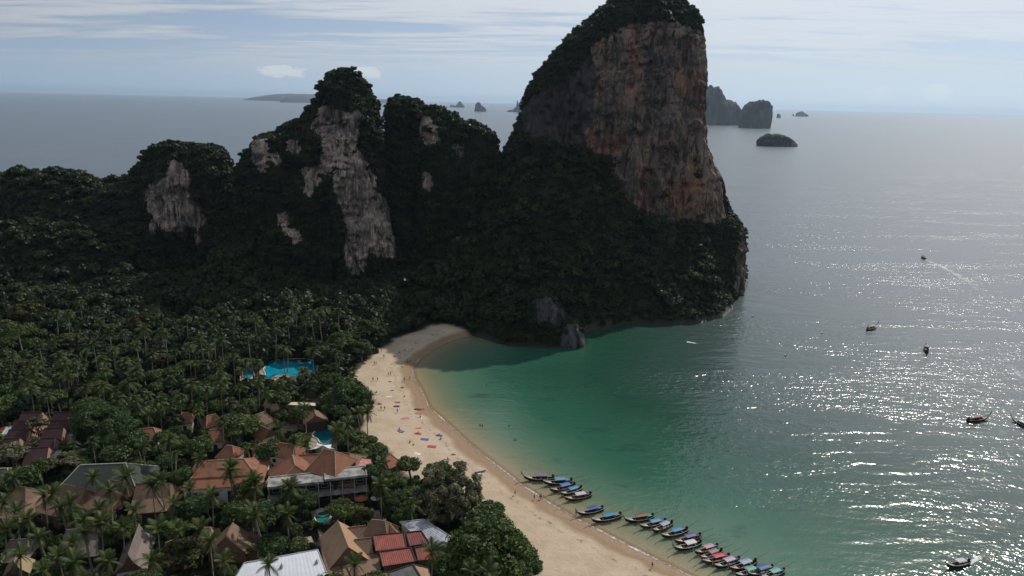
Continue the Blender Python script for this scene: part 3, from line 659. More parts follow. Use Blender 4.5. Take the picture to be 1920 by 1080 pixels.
def house(label, A, B, zr, w, drop, h0, h1, roof, wall, cat='house', prof=((0, 0), (1, 1)), over=0.5, ridge=None, keep=0.8, name='bungalow', group=None, windows=True, gz=GZ):
    pa, pb = P(*A, gz + zr), P(*B, gz + zr); c = (pa + pb) / 2; d = pb - pa; hl = np.hypot(d[0], d[1]) / 2; rz = math.atan2(d[1], d[0])
    t = thing(name, (c[0], c[1], gz), label, cat, group, rz)
    def rng_at(fw, fd, x0, x1): return [(-hl - h0 * fw, -w * fw, zr - drop * fd), (hl + h1 * fw, -w * fw, zr - drop * fd), (hl + h1 * fw, w * fw, zr - drop * fd), (-hl - h0 * fw, w * fw, zr - drop * fd)]
    mb = MB(); levels = [rng_at(fw, fd, 0, 0) for fw, fd in prof]
    for k in range(len(levels) - 1):
        u, l = levels[k], levels[k + 1]
        for a, b in ((0, 1), (2, 3)): mb.hull([u[a], u[b], l[b], l[a]][::-1], 0.16)
        if h1 > 0.9: mb.hull(([u[1], u[2], l[2], l[1]] if k else [u[1], l[2], l[1]])[::-1], 0.16)
        if h0 > 0.9: mb.hull(([u[3], u[0], l[0], l[3]] if k else [u[3], l[0], l[3]])[::-1], 0.16)
    ro = mb.build('roof', roof, t)
    rc = MB(); rc.tube([(-hl, 0, zr + .05), (hl, 0, zr + .05)], 0.16, 6)
    cor = [levels[k] for k in range(len(levels))]
    for i, hh in ((0, h0), (1, h1), (2, h1), (3, h0)):
        if hh > 0.9: rc.tube([(-hl if i in (0, 3) else hl, 0, zr + .05)] + [(q[i][0], q[i][1], q[i][2] + .05) for q in cor[1:]], 0.13, 5)
    rc.build('ridge_cap', ridge or roof, ro)
    ze = zr - drop; wx0, wx1, wy = -hl - h0 + over, hl + h1 - over, w - over; wm = MB(); L = wx1 - wx0
    wm.box(((wx0 + wx1) / 2, 0, (ze + .05 - 1.8) / 2), (L, 2 * wy, ze + .05 + 1.8)); wl = wm.build('wall', wall, t)
    for x, hh, s in ((-hl, h0, -1), (hl, h1, 1)):
        if hh <= 0.9:
            g = MB(); xx = x + s * (hh - over); yy = w - .15
            pr = [(xx, f * yy, zr - drop * fd - .2) for f, fd in prof]; pl = [(xx, -f * yy, zr - drop * fd - .2) for f, fd in prof[::-1][:-1]]
            pts = pr + pl; n = len(pts); q = [(p[0] - s * .15, p[1], p[2]) for p in pts]
            g.add(pts + q, [tuple(range(n)), tuple(range(n, 2 * n))[::-1]] + [(i, n + i, n + (i + 1) % n, (i + 1) % n) for i in range(n)]); g.build('gable', M['wood'] if wall is not M['pinkwall'] else wall, t)
    if windows and ze > 1.6:
        nw = max(1, int(L / 3.2)); wme = MB().box((0, 0, 0), (1.3, .08, 1.25)).mesh('window', M['glass']); fr = MB()
        for sx in (-1, 1): fr.box((sx * .7, 0, 0), (.1, .12, 1.45))
        for sz in (-1, 1): fr.box((0, 0, sz * .675), (1.3, .12, .1))
        frm = fr.mesh('frame', M['cream'])
        for i in range(nw):
            x = wx0 + (i + .5) * L / nw; face = -1 if cos(rz) > 0 else 1
            if i == nw // 2:
                dd = MB().box((x, face * (wy + .03), ze * .36), (1.1, .08, ze * .72)).build('door', M['darkwood'], t)
                if nw == 1: continue
                continue
            o = link('window', wme, t); o.location = (x, face * (wy + .02), ze * .58); f = link('frame', frm, o)
    R = Matrix.Rotation(rz, 3, 'Z'); base = levels[-1]
    wp = [np.array(R @ Vector(p)) + np.array([c[0], c[1], gz]) for p in base + levels[0]]
    reg(wp, wp[:4], keep); return t


def corrugated(label, corners, z, mtl, wall, name='metal_roofed_shed', cat='shed', pitch=0.9, amp=0.10, gz=GZ, keep=0.85, group=None, sheets=1):
    """a roof plane given by four pixel corners (back left, back right, front right, front left) and heights above ground"""
    z = z if hasattr(z, '__len__') else [z] * 4; q = [P(*p, gz + h) for p, h in zip(corners, z)]; c = sum(q) / 4
    t = thing(name, (c[0], c[1], gz), label, cat, group); L = np.linalg.norm(q[1] - q[0]); n = max(6, int(L / pitch) * 6)
    o = np.array([c[0], c[1], gz]); us = np.linspace(0, 1, n + 1); vs = (0, .33, .67, 1)
    for sidx in range(sheets):
        mb = MB(); a0, a1 = sidx / sheets, (sidx + 1) / sheets
        uu = us[(us >= a0 - 1e-6) & (us <= a1 + 1e-6)]; k = len(uu)
        V = []
        for lay in (0, -.06):
            for v in vs:
                for u in uu:
                    p = (q[0] * (1 - u) + q[1] * u) * (1 - v) + (q[3] * (1 - u) + q[2] * u) * v - o
                    V.append((p[0], p[1], p[2] + amp * sin(2 * pi * u * L / pitch) + lay + .015 * sidx))
        F = []; h = 4 * k
        for j in range(3):
            for i in range(k - 1):
                a = j * k + i; F += [(a, a + 1, a + k + 1, a + k)[::-1], (h + a, h + a + 1, h + a + k + 1, h + a + k)]
        mb.add(V, F); mb.build('roof_sheet' if sheets > 1 else 'roof', mtl, t)
    m = sum(q) / 4; ins = [m + (p - m) * .93 - o for p in q]; w = MB()
    pts = [(p[0], p[1]) for p in ins]; top = [p[2] - .25 for p in ins]
    vv = [(p[0], p[1], -1.8) for p in pts] + [(p[0], p[1], zz) for p, zz in zip(pts, top)]
    w.add(vv, [(0, 3, 2, 1), (4, 5, 6, 7)] + [(i, (i + 1) % 4, 4 + (i + 1) % 4, 4 + i) for i in range(4)]); w.build('wall', wall, t)
    e = MB()
    for i in range(4):
        a, b = q[i] - o, q[(i + 1) % 4] - o; e.tube([a + np.array([0, 0, .12]), b + np.array([0, 0, .12])], .14, 4)
    e.build('edge_trim', M['steel'] if mtl in (M['metal_white'], M['metal_grey']) else M['darkwood'], t)
    reg(q, q, keep); return t


def px(k, ox, oy, *pts): return [(ox + x / k, oy + y / k) for x, y in pts]


# maroon row houses at the left edge
grp = 'maroon roofed row houses at the left'
for lab, A, B, w in (
    ('maroon row house at the back left of the two rows', (41, 773.5), (79, 772), 4.6), ('maroon row house at the back right of the two rows', (102, 773), (139, 772.5), 4.4),
    ('maroon row house second from the back, right row', (93, 788.5), (130, 787), 4.4), ('maroon row house second from the back, left row', (27, 790), (66, 788.5), 4.8),
    ('maroon row house in the middle of the right row', (83, 803), (119, 801), 4.6), ('maroon row house in the middle of the left row', (16, 806), (52, 804), 4.8),
    ('maroon row house fourth from the back, right row', (76, 822), (103, 820.5), 4.6), ('maroon row house at the front end of the left row', (-6, 824), (37, 821), 5.0),
    ('maroon row house at the front end of the right row, beside a pale canopy', (52, 841), (91, 838), 5.0)):
    house(lab, A, B, 6.8, w, 3.6, .5, .5, M['tile_maroon'], M['pinkwall'], 'row house', name='row_house', group=grp, keep=.7)
for lab, c4 in (('pale metal canopy beside the middle maroon row house', px(6, 0, 760, (745, 285), (850, 280), (815, 350), (705, 350))), ('pale metal canopy beside the frontmost maroon row house', px(6, 0, 760, (600, 515), (690, 510), (655, 588), (555, 590))), ('grey metal canopy beside the dry bush near the maroon houses', px(6, 0, 760, (905, 495), (980, 490), (950, 560), (880, 560))), ('grey flat roof left of the maroon row houses', px(6, 0, 760, (75, 245), (160, 235), (80, 340), (0, 350)))):
    corrugated(lab, c4, 3.0, M['metal_grey'], M['cream'], 'metal_canopy', 'canopy', .8, .06, keep=0, group='flat metal canopies by the row houses')
house('large hall with a dark green hipped roof and pale ridges', (150, 872), (236, 868.5), 10.5, 9.5, 6.5, 6.5, 6.5, M['tile_green'], M['cream'], 'hall', name='green_roofed_hall', ridge=M['ridge_pale'], keep=.5)
house('small green roofed house at the left edge beyond the trees', (-14, 879), (14, 878), 6, 5, 3, 3, 3, M['tile_green'], M['cream'], ridge=M['ridge_pale'], keep=.6)
KK = ((0, 0), (.45, .62), (1, 1)); gb = 'brown roofed bungalows at the lower left'
house('brown hip roofed bungalow at the far left of the front row', (34, 913), (48, 914), 8.5, 8.0, 5.0, 5.0, 5.0, M['tile_brown'], M['wood'], prof=KK, group=gb, keep=.42)
house('brown roofed bungalow between the left bungalow and the double gabled one', (118, 908), (160, 917), 8.5, 7.5, 5.0, 4.0, .5, M['tile_brown'], M['wood'], prof=KK, group=gb, keep=.42)
house('double gabled brown bungalow with a pink awning in front, left half', (207, 900), (238, 906), 9.0, 8.5, 5.4, 6.5, .5, M['tile_brown'], M['darkwood'], prof=KK, group=gb, keep=.42)
house('double gabled brown bungalow with a pale seam, right half beside the palms', (255, 907), (283, 905), 8.6, 8.0, 5.0, .5, 5.5, M['tile_brown'], M['darkwood'], prof=KK, group=gb, keep=.42)
house('brown roof behind palms right of the double gabled bungalow', (299, 908), (318, 907), 8, 7.0, 4.6, .5, 2.0, M['tile_brown'], M['darkwood'], prof=KK, group=gb, keep=.42)
for lab, c4 in (('pink awning in front of the double gabled bungalow', px(5.4, 0, 880, (870, 385), (1255, 355), (1235, 412), (845, 445))), ('pink awning at the left edge below the left bungalow', px(5.4, 0, 880, (-60, 452), (125, 445), (130, 490), (-60, 515))), ('pink awning right of the pale seam behind palm heads', px(5.4, 0, 880, (1545, 328), (1690, 320), (1680, 362), (1535, 372)))):
    corrugated(lab, c4, [3.4, 3.4, 2.8, 2.8], M['pinkroof'], M['darkwood'], 'awning', 'awning', 1.2, .04, keep=.9, group='pink awnings of the bungalows')
gt = 'thatched pavilions at the lower left'; KT = ((0, 0), (.3, .5), (1, 1))
house('grey thatched pavilion with two raised ends', (124, 994), (182, 989), 6.8, 6.0, 4.6, 1.5, 1.5, M['thatch'], M['darkwood'], 'pavilion', KT, name='thatched_pavilion', group=gt, windows=False)
house('long steep thatched pavilion seen end on', (261, 983), (240, 1040), 7.0, 3.6, 4.8, .4, .4, M['thatch'], M['white'], 'pavilion', KT, name='thatched_pavilion', group=gt, windows=False)
house('flat grey thatched pavilion at the left edge', (18, 1013), (52, 1011), 5.6, 5.0, 3.2, 1.5, 1.5, M['thatch'], M['darkwood'], 'pavilion', KT, name='thatched_pavilion', group=gt, windows=False)
house('pale thatched gable poking out of the trees at the bottom left', (36, 1032), (26, 1054), 5.6, 3.0, 3.6, .4, .4, M['thatch_tan'], M['wood'], 'pavilion', KT, name='thatched_pavilion', group=gt, windows=False)
house('yellowish thatched roof among bright bushes', (310, 1018), (326, 1012), 6.0, 4.0, 3.8, .5, .5, M['thatch_tan'], M['wood'], 'pavilion', KT, name='thatched_pavilion', group=gt, windows=False)
house('small tan roof left of the stepped brown gable', (383, 990), (394, 989), 6.0, 3.6, 3.2, 2, 2, M['tile_tan'], M['wood'], keep=.6)
house('stepped brown gabled bungalow standing alone among palms', (437, 980), (423, 1007), 7.5, 5.2, 4.6, .6, .6, M['tile_brown'], M['wood'], keep=.85)
house('lower front wing of the stepped brown bungalow', (448, 992), (446, 1012), 5.6, 5.0, 3.0, .6, 1.5, M['tile_brown'], M['wood'], keep=.7)
# orange hotel wings
go = 'orange roofed resort buildings by the beach'
house('long white walled building with a big orange hipped roof', (387, 864), (457, 860), 10.0, 8.5, 4.6, 5.5, 6.5, M['tile_orange'], M['white'], 'hotel wing', ((0, 0), (.62, .6), (.66, .72), (1, 1)), name='hotel_wing', ridge=M['ridge'], group=go)
house('orange hip roofed wing left of the pavilion, ridge towards the viewer', (548.6, 853), (553, 872), 10, 7.5, 5.0, 2.0, 4.5, M['tile_orange'], M['wood'], 'hotel wing', name='hotel_wing', ridge=M['ridge'], group=go)
house('low linking orange roof between the hipped wing and the pavilion', (560, 853), (610, 851), 8.6, 7.0, 4.4, .4, .4, M['tile_orange'], M['wood'], 'hotel wing', name='hotel_wing', group=go, keep=.6)
house('tall orange pavilion roof with a dark eave behind the flat roof', (608, 842), (628, 846), 13.5, 6.2, 5.0, 3.0, 4.0, M['tile_orange'], M['darkwood'], 'pavilion', name='roofed_pavilion', ridge=M['ridge'], group=go)
house('lower orange skirt roof around the tall pavilion', (604, 858), (638, 858), 9.5, 9.5, 4.5, 4.0, 6.0, M['tile_orange'], M['wood'], 'hotel wing', name='hotel_wing', group=go)
house('dark stained orange roof right of the tall pavilion', (638, 849), (655, 850), 9.6, 7.5, 4.5, 1.5, 3.5, M['tile_brown'], M['wood'], 'hotel wing', name='hotel_wing', group=go)
corrugated('flat pink roof between the pavilion and the beach', px(6.353, 440, 730, (1418, 805), (1625, 830), (1668, 968), (1440, 990)), 6.0, M['pinkroof'], M['wood'], 'flat_roofed_annex', 'annex', 1.6, .03)
house('small orange roof right at the edge of the sand', (722, 857), (733, 852), 5.2, 3.6, 2.4, 1.5, 1.5, M['tile_orange'], M['wood'], 'beach hut', name='beach_hut', group=go)
for lab, A, B, zr, w, h in (
    ('small orange gabled roof with a pale verge among the palms', (489, 798), (505, 805), 7, 4.0, .5), ('brown roof under palms left of the long cream parapet', (478, 778), (496, 772), 7, 5.0, 2.0),
    ('orange roof left of the white tent, left half', (486, 832), (507, 829), 7, 5.0, 3.0), ('orange roof left of the white tent, right half', (524, 830), (549, 834), 7.4, 5.0, 3.5),
    ('orange gabled roof under palms above the long orange building', (392, 806), (418, 804), 7, 5.0, .5), ('small orange hipped roof behind bushes above the long orange building', (425, 835), (436, 836), 6.5, 4.4, 3.0),
    ('orange roof half hidden by the tall palm in the middle left', (256, 805), (288, 802), 7, 5.0, 2.5), ('tiny orange roof deep in the palm grove', (341, 774), (353, 773), 7, 4.0, 2.0),
    ('small brown roof deep in the grove right of the tiny orange one', (388, 780), (404, 776), 7, 4.5, 2.0), ('brown roof deep in the grove beside the cream parapet', (498, 752), (520, 750), 7, 4.0, 2.0), ('brown hut roof between the two pools', (574, 728), (588, 727), 6.5, 4.5, 2.5)):
    house(lab, A, B, zr - .6, w * .82, 3.0, h * .8, h * .8, M['tile_orange'] if 'orange' in lab else M['tile_brown'], M['cream'], ridge=M['ridge'], group=go, keep=.35)
# cream parapet building behind the small pool
corrugated('long brown building with a cream roof parapet behind the small pool', [(536, 753), (592, 755), (593, 762), (537, 760)], 7.5, M['cream'], M['wood'], 'pool_building', 'building', 3, .02)
house('columned pool portico with a small gable roof', (588, 767), (592, 779), 6.4, 4.4, 2.6, .5, .5, M['tile_brown'], M['darkwood'], 'portico', name='pool_portico', keep=.8)
# two storey block with a stained flat roof
gy = GZ


def flat_block():
    tb = [P(503, 893, gy + 8.6), P(686, 874, gy + 8.6)]; ft = [P(690, 895, gy + 8.6), P(500, 910, gy + 8.6)]
    c = (tb[0] + tb[1] + ft[0] + ft[1]) / 4; d = tb[1] - tb[0]; rz = math.atan2(d[1], d[0]); L = np.hypot(d[0], d[1]); R = Matrix.Rotation(-rz, 3, 'Z')
    q = [np.array(R @ Vector(p - np.array([c[0], c[1], gy]))) for p in (*tb, *ft)]
    x0, x1, y1 = q[0][0], q[1][0], q[0][1]; y0 = (q[2][1] + q[3][1]) / 2; xm = x0 + (x1 - x0) * .56
    t = thing('concrete_block', (c[0], c[1], gy), 'long two storey block with a stained flat concrete roof and dark balconies', 'building', None, rz)
    for a, b, zz in ((x0, xm - .1, 8.2), (xm + .1, x1, 8.75)):
        r = MB().box(((a + b) / 2, (y0 + y1) / 2, zz - .25), (b - a, y1 - y0, .5)).build('roof_slab', M['concrete'], t)
        e = MB()
        for yy in (y0 + .2, y1 - .2): e.box(((a + b) / 2, yy, zz + .12), (b - a, .4, .25))
        for xx in (a + .2, b - .2): e.box((xx, (y0 + y1) / 2, zz + .123), (.4, y1 - y0 - .8, .245))
        e.build('parapet', M['concrete'], r)
    MB().box(((x0 + x1) / 2, (y0 + y1) / 2 + 1.2, 3), (x1 - x0 - .6, y1 - y0 - 3.2, 9.7)).build('wall', M['darkwood'], t)
    MB().box(((x0 + x1) / 2, y0 + 1.0, 4.1), (x1 - x0 + .6, 3.6, .35)).build('floor_slab', M['concrete'], t)
    n = 8; col = MB().box((0, 0, 0), (.22, .22, 3.8)).mesh('column', M['steel']); rail = MB()
    win = MB().box((0, 0, 0), (1.9, .1, 2.0)).mesh('window', M['glass']); fr = MB()
    for s in (-1, 1): fr.box((s * 1.0, 0, 0), (.1, .14, 2.2))
    for s in (-1, 0, 1): fr.box((0, 0, s * 1.05), (1.9, .14, .1))
    fr = fr.mesh('frame', M['steel']); dr = MB().box((0, 0, 0), (1.2, .1, 2.5)).mesh('door', M['wood'])
    for i in range(n + 1):
        x = x0 + .4 + i * (x1 - x0 - .8) / n
        for z in (6.15, 2.05): o = link('column', col, t); o.location = (x, y0 - .3, z)
        if i < n:
            for z in (6.0, 2.0):
                if i % 4 == 2 and z < 3: o = link('door', dr, t); o.location = (x + 2, y0 + 2.72, 1.4); continue
                o = link('window', win, t); o.location = (x + (x1 - x0) / n / 2, y0 + 2.75, z); link('frame', fr, o)
    for i in range(n):
        xa = x0 + .4 + i * (x1 - x0 - .8) / n; xb = xa + (x1 - x0 - .8) / n; rl = MB()
        for z in (4.7, 5.2): rl.box(((xa + xb) / 2, y0 - .55, z), (xb - xa - .3, .07, .07))
        for k in range(5): rl.box((xa + .3 + k * (xb - xa - .6) / 4, y0 - .551, 4.75), (.06, .06, 1.0))
        rl.build('railing', M['steel'], t)
    w4 = [np.array(Matrix.Rotation(rz, 3, 'Z') @ Vector((x, y, z))) + np.array([c[0], c[1], gy]) for x in (x0, x1) for y, z in ((y0 - .6, 1), (y1, 8.7))]
    reg(w4, w4, .92)


flat_block()
# buildings at the bottom edge
gf = 'brown roofed restaurant wings at the bottom edge'
B6 = lambda *p: px(6.4, 560, 950, *p)
corrugated('large white metal roof at the bottom edge', [(458, 1056), (596, 1031), (616, 1084), (436, 1092)], [6.2, 6.2, 5.0, 5.0], M['metal_white'], M['white'], 'white_roofed_hall', 'hall', .8, .014, sheets=6, keep=.9)
corrugated('low brown flat roof left of the tan gable', B6((235, 290), (360, 330), (640, 860), (330, 860)), 5.0, M['tile_brown'], M['wood'], 'restaurant_wing', 'restaurant', 3, .02, group=gf, keep=.9)
corrugated('low brown flat roof in front of the tan gable', B6((480, 630), (960, 555), (990, 780), (560, 880)), 5.0, M['tile_brown'], M['wood'], 'restaurant_wing', 'restaurant', 3, .02, group=gf, keep=.9)
wh = [o for o in COL.objects if o.name == 'white_roofed_hall'][0]; vm = MB().box((0, 0, .3), (.7, .7, .6)).tube([(0, 0, .5), (0, 0, 1.1)], .16, 6).mesh('roof_vent', M['steel'])
for p in ((500, 1052), (528, 1064), (594, 1056)): q = P(*p, GZ + 5.7) - np.array(wh.location); o = link('roof_vent', vm, wh); o.location = tuple(q)
house('tan gabled restaurant roof with a dark open gable', (633, 976), (652.5, 1025), 9.6, 5.0, 4.6, .8, .8, M['tile_tan'], M['darkwood'], 'restaurant', name='restaurant_wing', group=gf, keep=.9, ridge=M['tile_brown'])
house('short brown cross gable behind the red metal roofs, upper one', (652, 990), (686, 985), 7.6, 3.4, 2.6, .3, .3, M['tile_brown'], M['darkwood'], 'restaurant', name='restaurant_wing', group=gf, windows=False)
house('short brown cross gable behind the red metal roofs, lower one', (664, 1012), (696, 1008), 7.6, 3.6, 2.6, .3, .3, M['tile_brown'], M['darkwood'], 'restaurant', name='restaurant_wing', group=gf, windows=False)
house('brown hipped roof above the red metal roofs', (697, 974), (722, 977), 9.0, 4.6, 4.4, 2.5, 2.5, M['tile_brown'], M['darkwood'], 'restaurant', name='restaurant_wing', group=gf, ridge=M['tile_tan'])
house('narrow tan roof between the brown hipped roof and the grey metal one', (731, 983), (742, 996), 7.6, 2.8, 3.0, 1.5, .6, M['tile_tan'], M['darkwood'], 'restaurant', name='restaurant_wing', group=gf, windows=False)
gr = 'red metal roofs at the bottom edge'
corrugated('bright red ribbed metal roof, the upper of the two large ones', B6((893, 345), (1262, 312), (1298, 492), (925, 540)), [7.6, 7.6, 6.2, 6.2], M['metal_red'], M['wood'], 'ribbed_roof_hall', 'restaurant', .5, .014, group=gr)
corrugated('bright red ribbed metal roof, the lower of the two large ones', B6((968, 545), (1345, 492), (1412, 660), (1010, 725)), [7.2, 7.2, 5.8, 5.8], M['metal_red'], M['wood'], 'ribbed_roof_hall', 'restaurant', .5, .014, group=gr)
corrugated('dark red ribbed metal roof beside the grey one', B6((1290, 312), (1472, 292), (1570, 440), (1330, 478)), [7.4, 7.4, 6.2, 6.2], M['metal_darkred'], M['wood'], 'ribbed_roof_hall', 'restaurant', .5, .014, group=gr)
corrugated('small orange red metal roof behind the palm head', B6((1395, 492), (1560, 470), (1680, 635), (1432, 652)), [6.8, 6.8, 5.4, 5.4], M['metal_red'], M['wood'], 'ribbed_roof_hall', 'restaurant', .5, .014, group=gr)
corrugated('weathered grey metal roof half under the big tree', B6((1212, 190), (1500, 155), (1880, 400), (1600, 520)), [6.4, 6.4, 5.4, 5.4], M['metal_grey'], M['cream'], 'market_hall', 'hall', .6, .04, sheets=4, keep=.75)
corrugated('dark grey roof at the very bottom edge', B6((1085, 790), (1370, 695), (1470, 860), (1090, 880)), [6.0, 6.2, 5.4, 5.4], M['greyroof'], M['darkwood'], 'restaurant_wing', 'restaurant', 2, .02, keep=.9)
corrugated('tan end slope of the dark grey roof', B6((1376, 695), (1560, 740), (1600, 870), (1476, 862)), [6.2, 5.0, 5.0, 5.4], M['tile_tan'], M['darkwood'], 'restaurant_wing', 'restaurant', 2, .02, keep=.9)
corrugated('brown lean-to roof at the bottom edge left of the dark grey roof', B6((800, 830), (1075, 785), (1085, 900), (800, 920)), 4.8, M['tile_brown'], M['darkwood'], 'restaurant_wing', 'restaurant', 2, .02, keep=.9)
# white tent by the small pool
def tent():
    o = P(604, 838, GZ); t = thing('pool_tent', o, 'white tensioned tent roof beside the small pool', 'tent')
    cs = [np.array(P(*p, GZ + 2.6)) - o for p in px(6.353, 440, 730, (868, 722), (975, 640), (1165, 655), (1215, 715), (1060, 740))]
    pk = np.array(P(*px(6.353, 440, 730, (1050, 665))[0], GZ + 5.0)) - o; v = [tuple(pk)]; n = len(cs); seg = 5; m = MB(); V = []; F = []
    ring = []
    for i in range(n):
        for k in range(seg):
            a, b = cs[i], cs[(i + 1) % n]; u = k / seg; p = a * (1 - u) + b * u; mid = (cs[0] + cs[1] + cs[2] + cs[3] + cs[4]) / 5; p = p + (mid - p) * .35 * sin(pi * u); ring.append(p)
    N = len(ring); lv = [0, .25, .55, 1.0]
    for s in lv:
        for p in ring:
            w = pk * (1 - s) + p * s; w = w.copy(); w[2] = p[2] + (pk[2] - p[2]) * (1 - s) ** 1.8; V.append(w)
    for j in range(3):
        for i in range(N): F.append((j * N + i, j * N + (i + 1) % N, (j + 1) * N + (i + 1) % N, (j + 1) * N + i))
    m.add(V, F); m.build('canvas', M['white'], t, True)
    for c in cs: MB().tube([(c[0], c[1], -1), tuple(c + np.array([0, 0, .1]))], .07, 6).build('pole', M['steel'], t)
    reg([c + o for c in cs], [c + o for c in cs], 1.0)


tent()

# ------------------------------------------------------------------ pools, terraces
def pool_water(name, deep, pale):
    m, t, out = newmat(name); tc = t.add('ShaderNodeTexCoord').outputs['Object']; n = t.noise(tc, 0.25, 3, .6)
    b = t.add('ShaderNodeBsdfPrincipled', {'Base Color': t.mix(t.sstep(n, .35, .65), (*deep, 1), (*pale, 1)), 'Roughness': .05, 'IOR': 1.33})
    t.l.new(t.add('ShaderNodeBump', {'Strength': .5, 'Distance': .05, 'Height': t.noise(tc, 1.5, 3, .6)}).outputs[0], b.inputs['Normal']); t.l.new(b.outputs[0], out.inputs[0]); return m


M['paving'] = mat('terrace_paving', (.36, .30, .235), .85, .25, .6); M['poolblue'] = pool_water('bright_pool_water', (.004, .20, .30), (.012, .27, .36)); M['poolteal'] = pool_water('teal_pool_water', (.004, .085, .125), (.006, .12, .16)); M['poolgreen'] = pool_water('green_pool_water', (.005, .14, .13), (.01, .19, .17))


def rounded(pts, it=2):
    for _ in range(it): pts = [q for i in range(len(pts)) for q in ((np.array(pts[i]) * .75 + np.array(pts[(i + 1) % len(pts)]) * .25), (np.array(pts[i]) * .25 + np.array(pts[(i + 1) % len(pts)]) * .75))]
    return pts


def pool(label, outline, water, deck, z=GZ):
    w = [P(*p, z) for p in rounded(outline)]; c = sum(w) / len(w)
    t = thing('swimming_pool', (c[0], c[1], z), label, 'pool'); loc = [p - np.array([c[0], c[1], z]) for p in w]
    MB().prism([(p[0], p[1]) for p in loc], -1.5, .06).build('water', water, t)
    MB().tube([(p[0], p[1], .1) for p in loc + loc[:1]], .3, 5, cap=False).build('rim', M['cream'], t)
    d = [P(*p, z) for p in deck]; MB().prism([(p[0], p[1]) for p in d], z - 1.5, z + .02).build('terrace', M['paving'])
    reg(w, w, 0); CLEAR.append(list(outline))


pool('large bright blue lagoon pool in the palm grove', px(8, 380, 640, (935, 335), (1030, 290), (1180, 272), (1300, 268), (1540, 262), (1690, 300), (1745, 400), (1660, 510), (1560, 470), (1400, 530), (1180, 500), (1020, 560), (915, 565), (945, 500), (900, 425), (940, 390)), M['poolblue'], px(8, 380, 640, (870, 230), (1560, 235), (1760, 300), (1790, 420), (1690, 560), (1400, 600), (880, 600), (840, 420)))
pool('small detached corner of the blue pool behind palms', px(8, 380, 640, (610, 392), (690, 385), (760, 470), (740, 575), (610, 560), (585, 480)), M['poolblue'], px(8, 380, 640, (500, 300), (640, 290), (700, 370), (780, 460), (770, 600), (560, 590), (560, 420)))
pool('dark teal kidney shaped pool beside the white tent', px(6.353, 440, 730, (920, 535), (990, 480), (1110, 468), (1200, 500), (1210, 570), (1180, 640), (1090, 660), (1015, 650), (985, 590), (930, 570)), M['poolteal'], px(6.353, 440, 730, (850, 450), (1180, 425), (1300, 440), (1290, 560), (1200, 690), (900, 700), (850, 600)))
pool('small green pool with a round planter, below the flat roofed block', px(6.4, 560, 950, (185, 120), (230, 70), (330, 50), (390, 70), (380, 170), (300, 195), (200, 190)), M['poolgreen'], px(6.4, 560, 950, (150, 60), (260, 10), (420, 40), (420, 200), (180, 220)))
for i, o in enumerate([o for o in bpy.data.objects if o.name.startswith('terrace')]): tag(o, 'pale paved terrace round a resort pool', kind='structure')
for lab, q in (('pale paved yard between the pool building and the portico', px(6.353, 440, 730, (560, 400), (860, 380), (860, 470), (560, 520))), ('sandy path running down to the beach past the big tree', px(6.4, 560, 950, (850, 20), (960, 20), (990, 130), (1200, 60), (1260, 60), (1260, 110), (960, 175), (870, 150))), ('pale sandy yard left of the restaurant roofs', px(6.4, 560, 950, (-60, 400), (150, 355), (180, 430), (-40, 450)))):
    w = [P(*p, GZ) for p in q]; o = MB().prism([(p[0], p[1]) for p in w], GZ - 1.6, GZ + .05).build('path', M['paving']); tag(o, lab, kind='structure'); CLEAR.append(list(q))
pl = P(605, 963, GZ)
t = thing('round_planter', pl, 'round planted ring in the small green pool', 'planter'); MB().tube([(1.9 * cos(a), 1.9 * sin(a), .25) for a in np.linspace(0, 2 * pi, 25)], .28, 6, cap=False).build('rim', M['cream'], t)


def parasol(label, p, c, r=1.9):
    o = P(*p, GZ + 2.3); t = thing('parasol', (o[0], o[1], GZ), label, 'parasol', 'parasols of the resort'); MB().tube([(0, 0, -.5), (0, 0, 2.7)], .04, 6).build('pole', M['wood'], t)
    m = MB(); n = 10; m.add([(0, 0, 2.75)] + [(r * cos(2 * pi * i / n), r * sin(2 * pi * i / n), 2.05) for i in range(n)] + [(0, 0, 2.68)] + [(r * cos(2 * pi * i / n), r * sin(2 * pi * i / n), 1.95) for i in range(n)], [(0, 1 + i, 1 + (i + 1) % n) for i in range(n)] + [(n + 1, n + 2 + (i + 1) % n, n + 2 + i) for i in range(n)] + [(1 + i, n + 2 + i, n + 2 + (i + 1) % n, 1 + (i + 1) % n) for i in range(n)])
    m.build('canopy', mat('parasol_cloth', c, .8, .1, 2), t); CLEAR.append([(p[0] - 8, p[1] - 6), (p[0] + 8, p[1] - 6), (p[0] + 8, p[1] + 6), (p[0] - 8, p[1] + 6)])


parasol('orange parasol in front of the flat roofed block', (677, 932), (.45, .14, .07), 2.1)
parasol('white parasol in front of the flat roofed block', (705, 932), (.6, .58, .55), 1.6)
parasol('orange parasol at the left edge by the maroon row houses', (6, 803), (.5, .15, .06), 2.2)

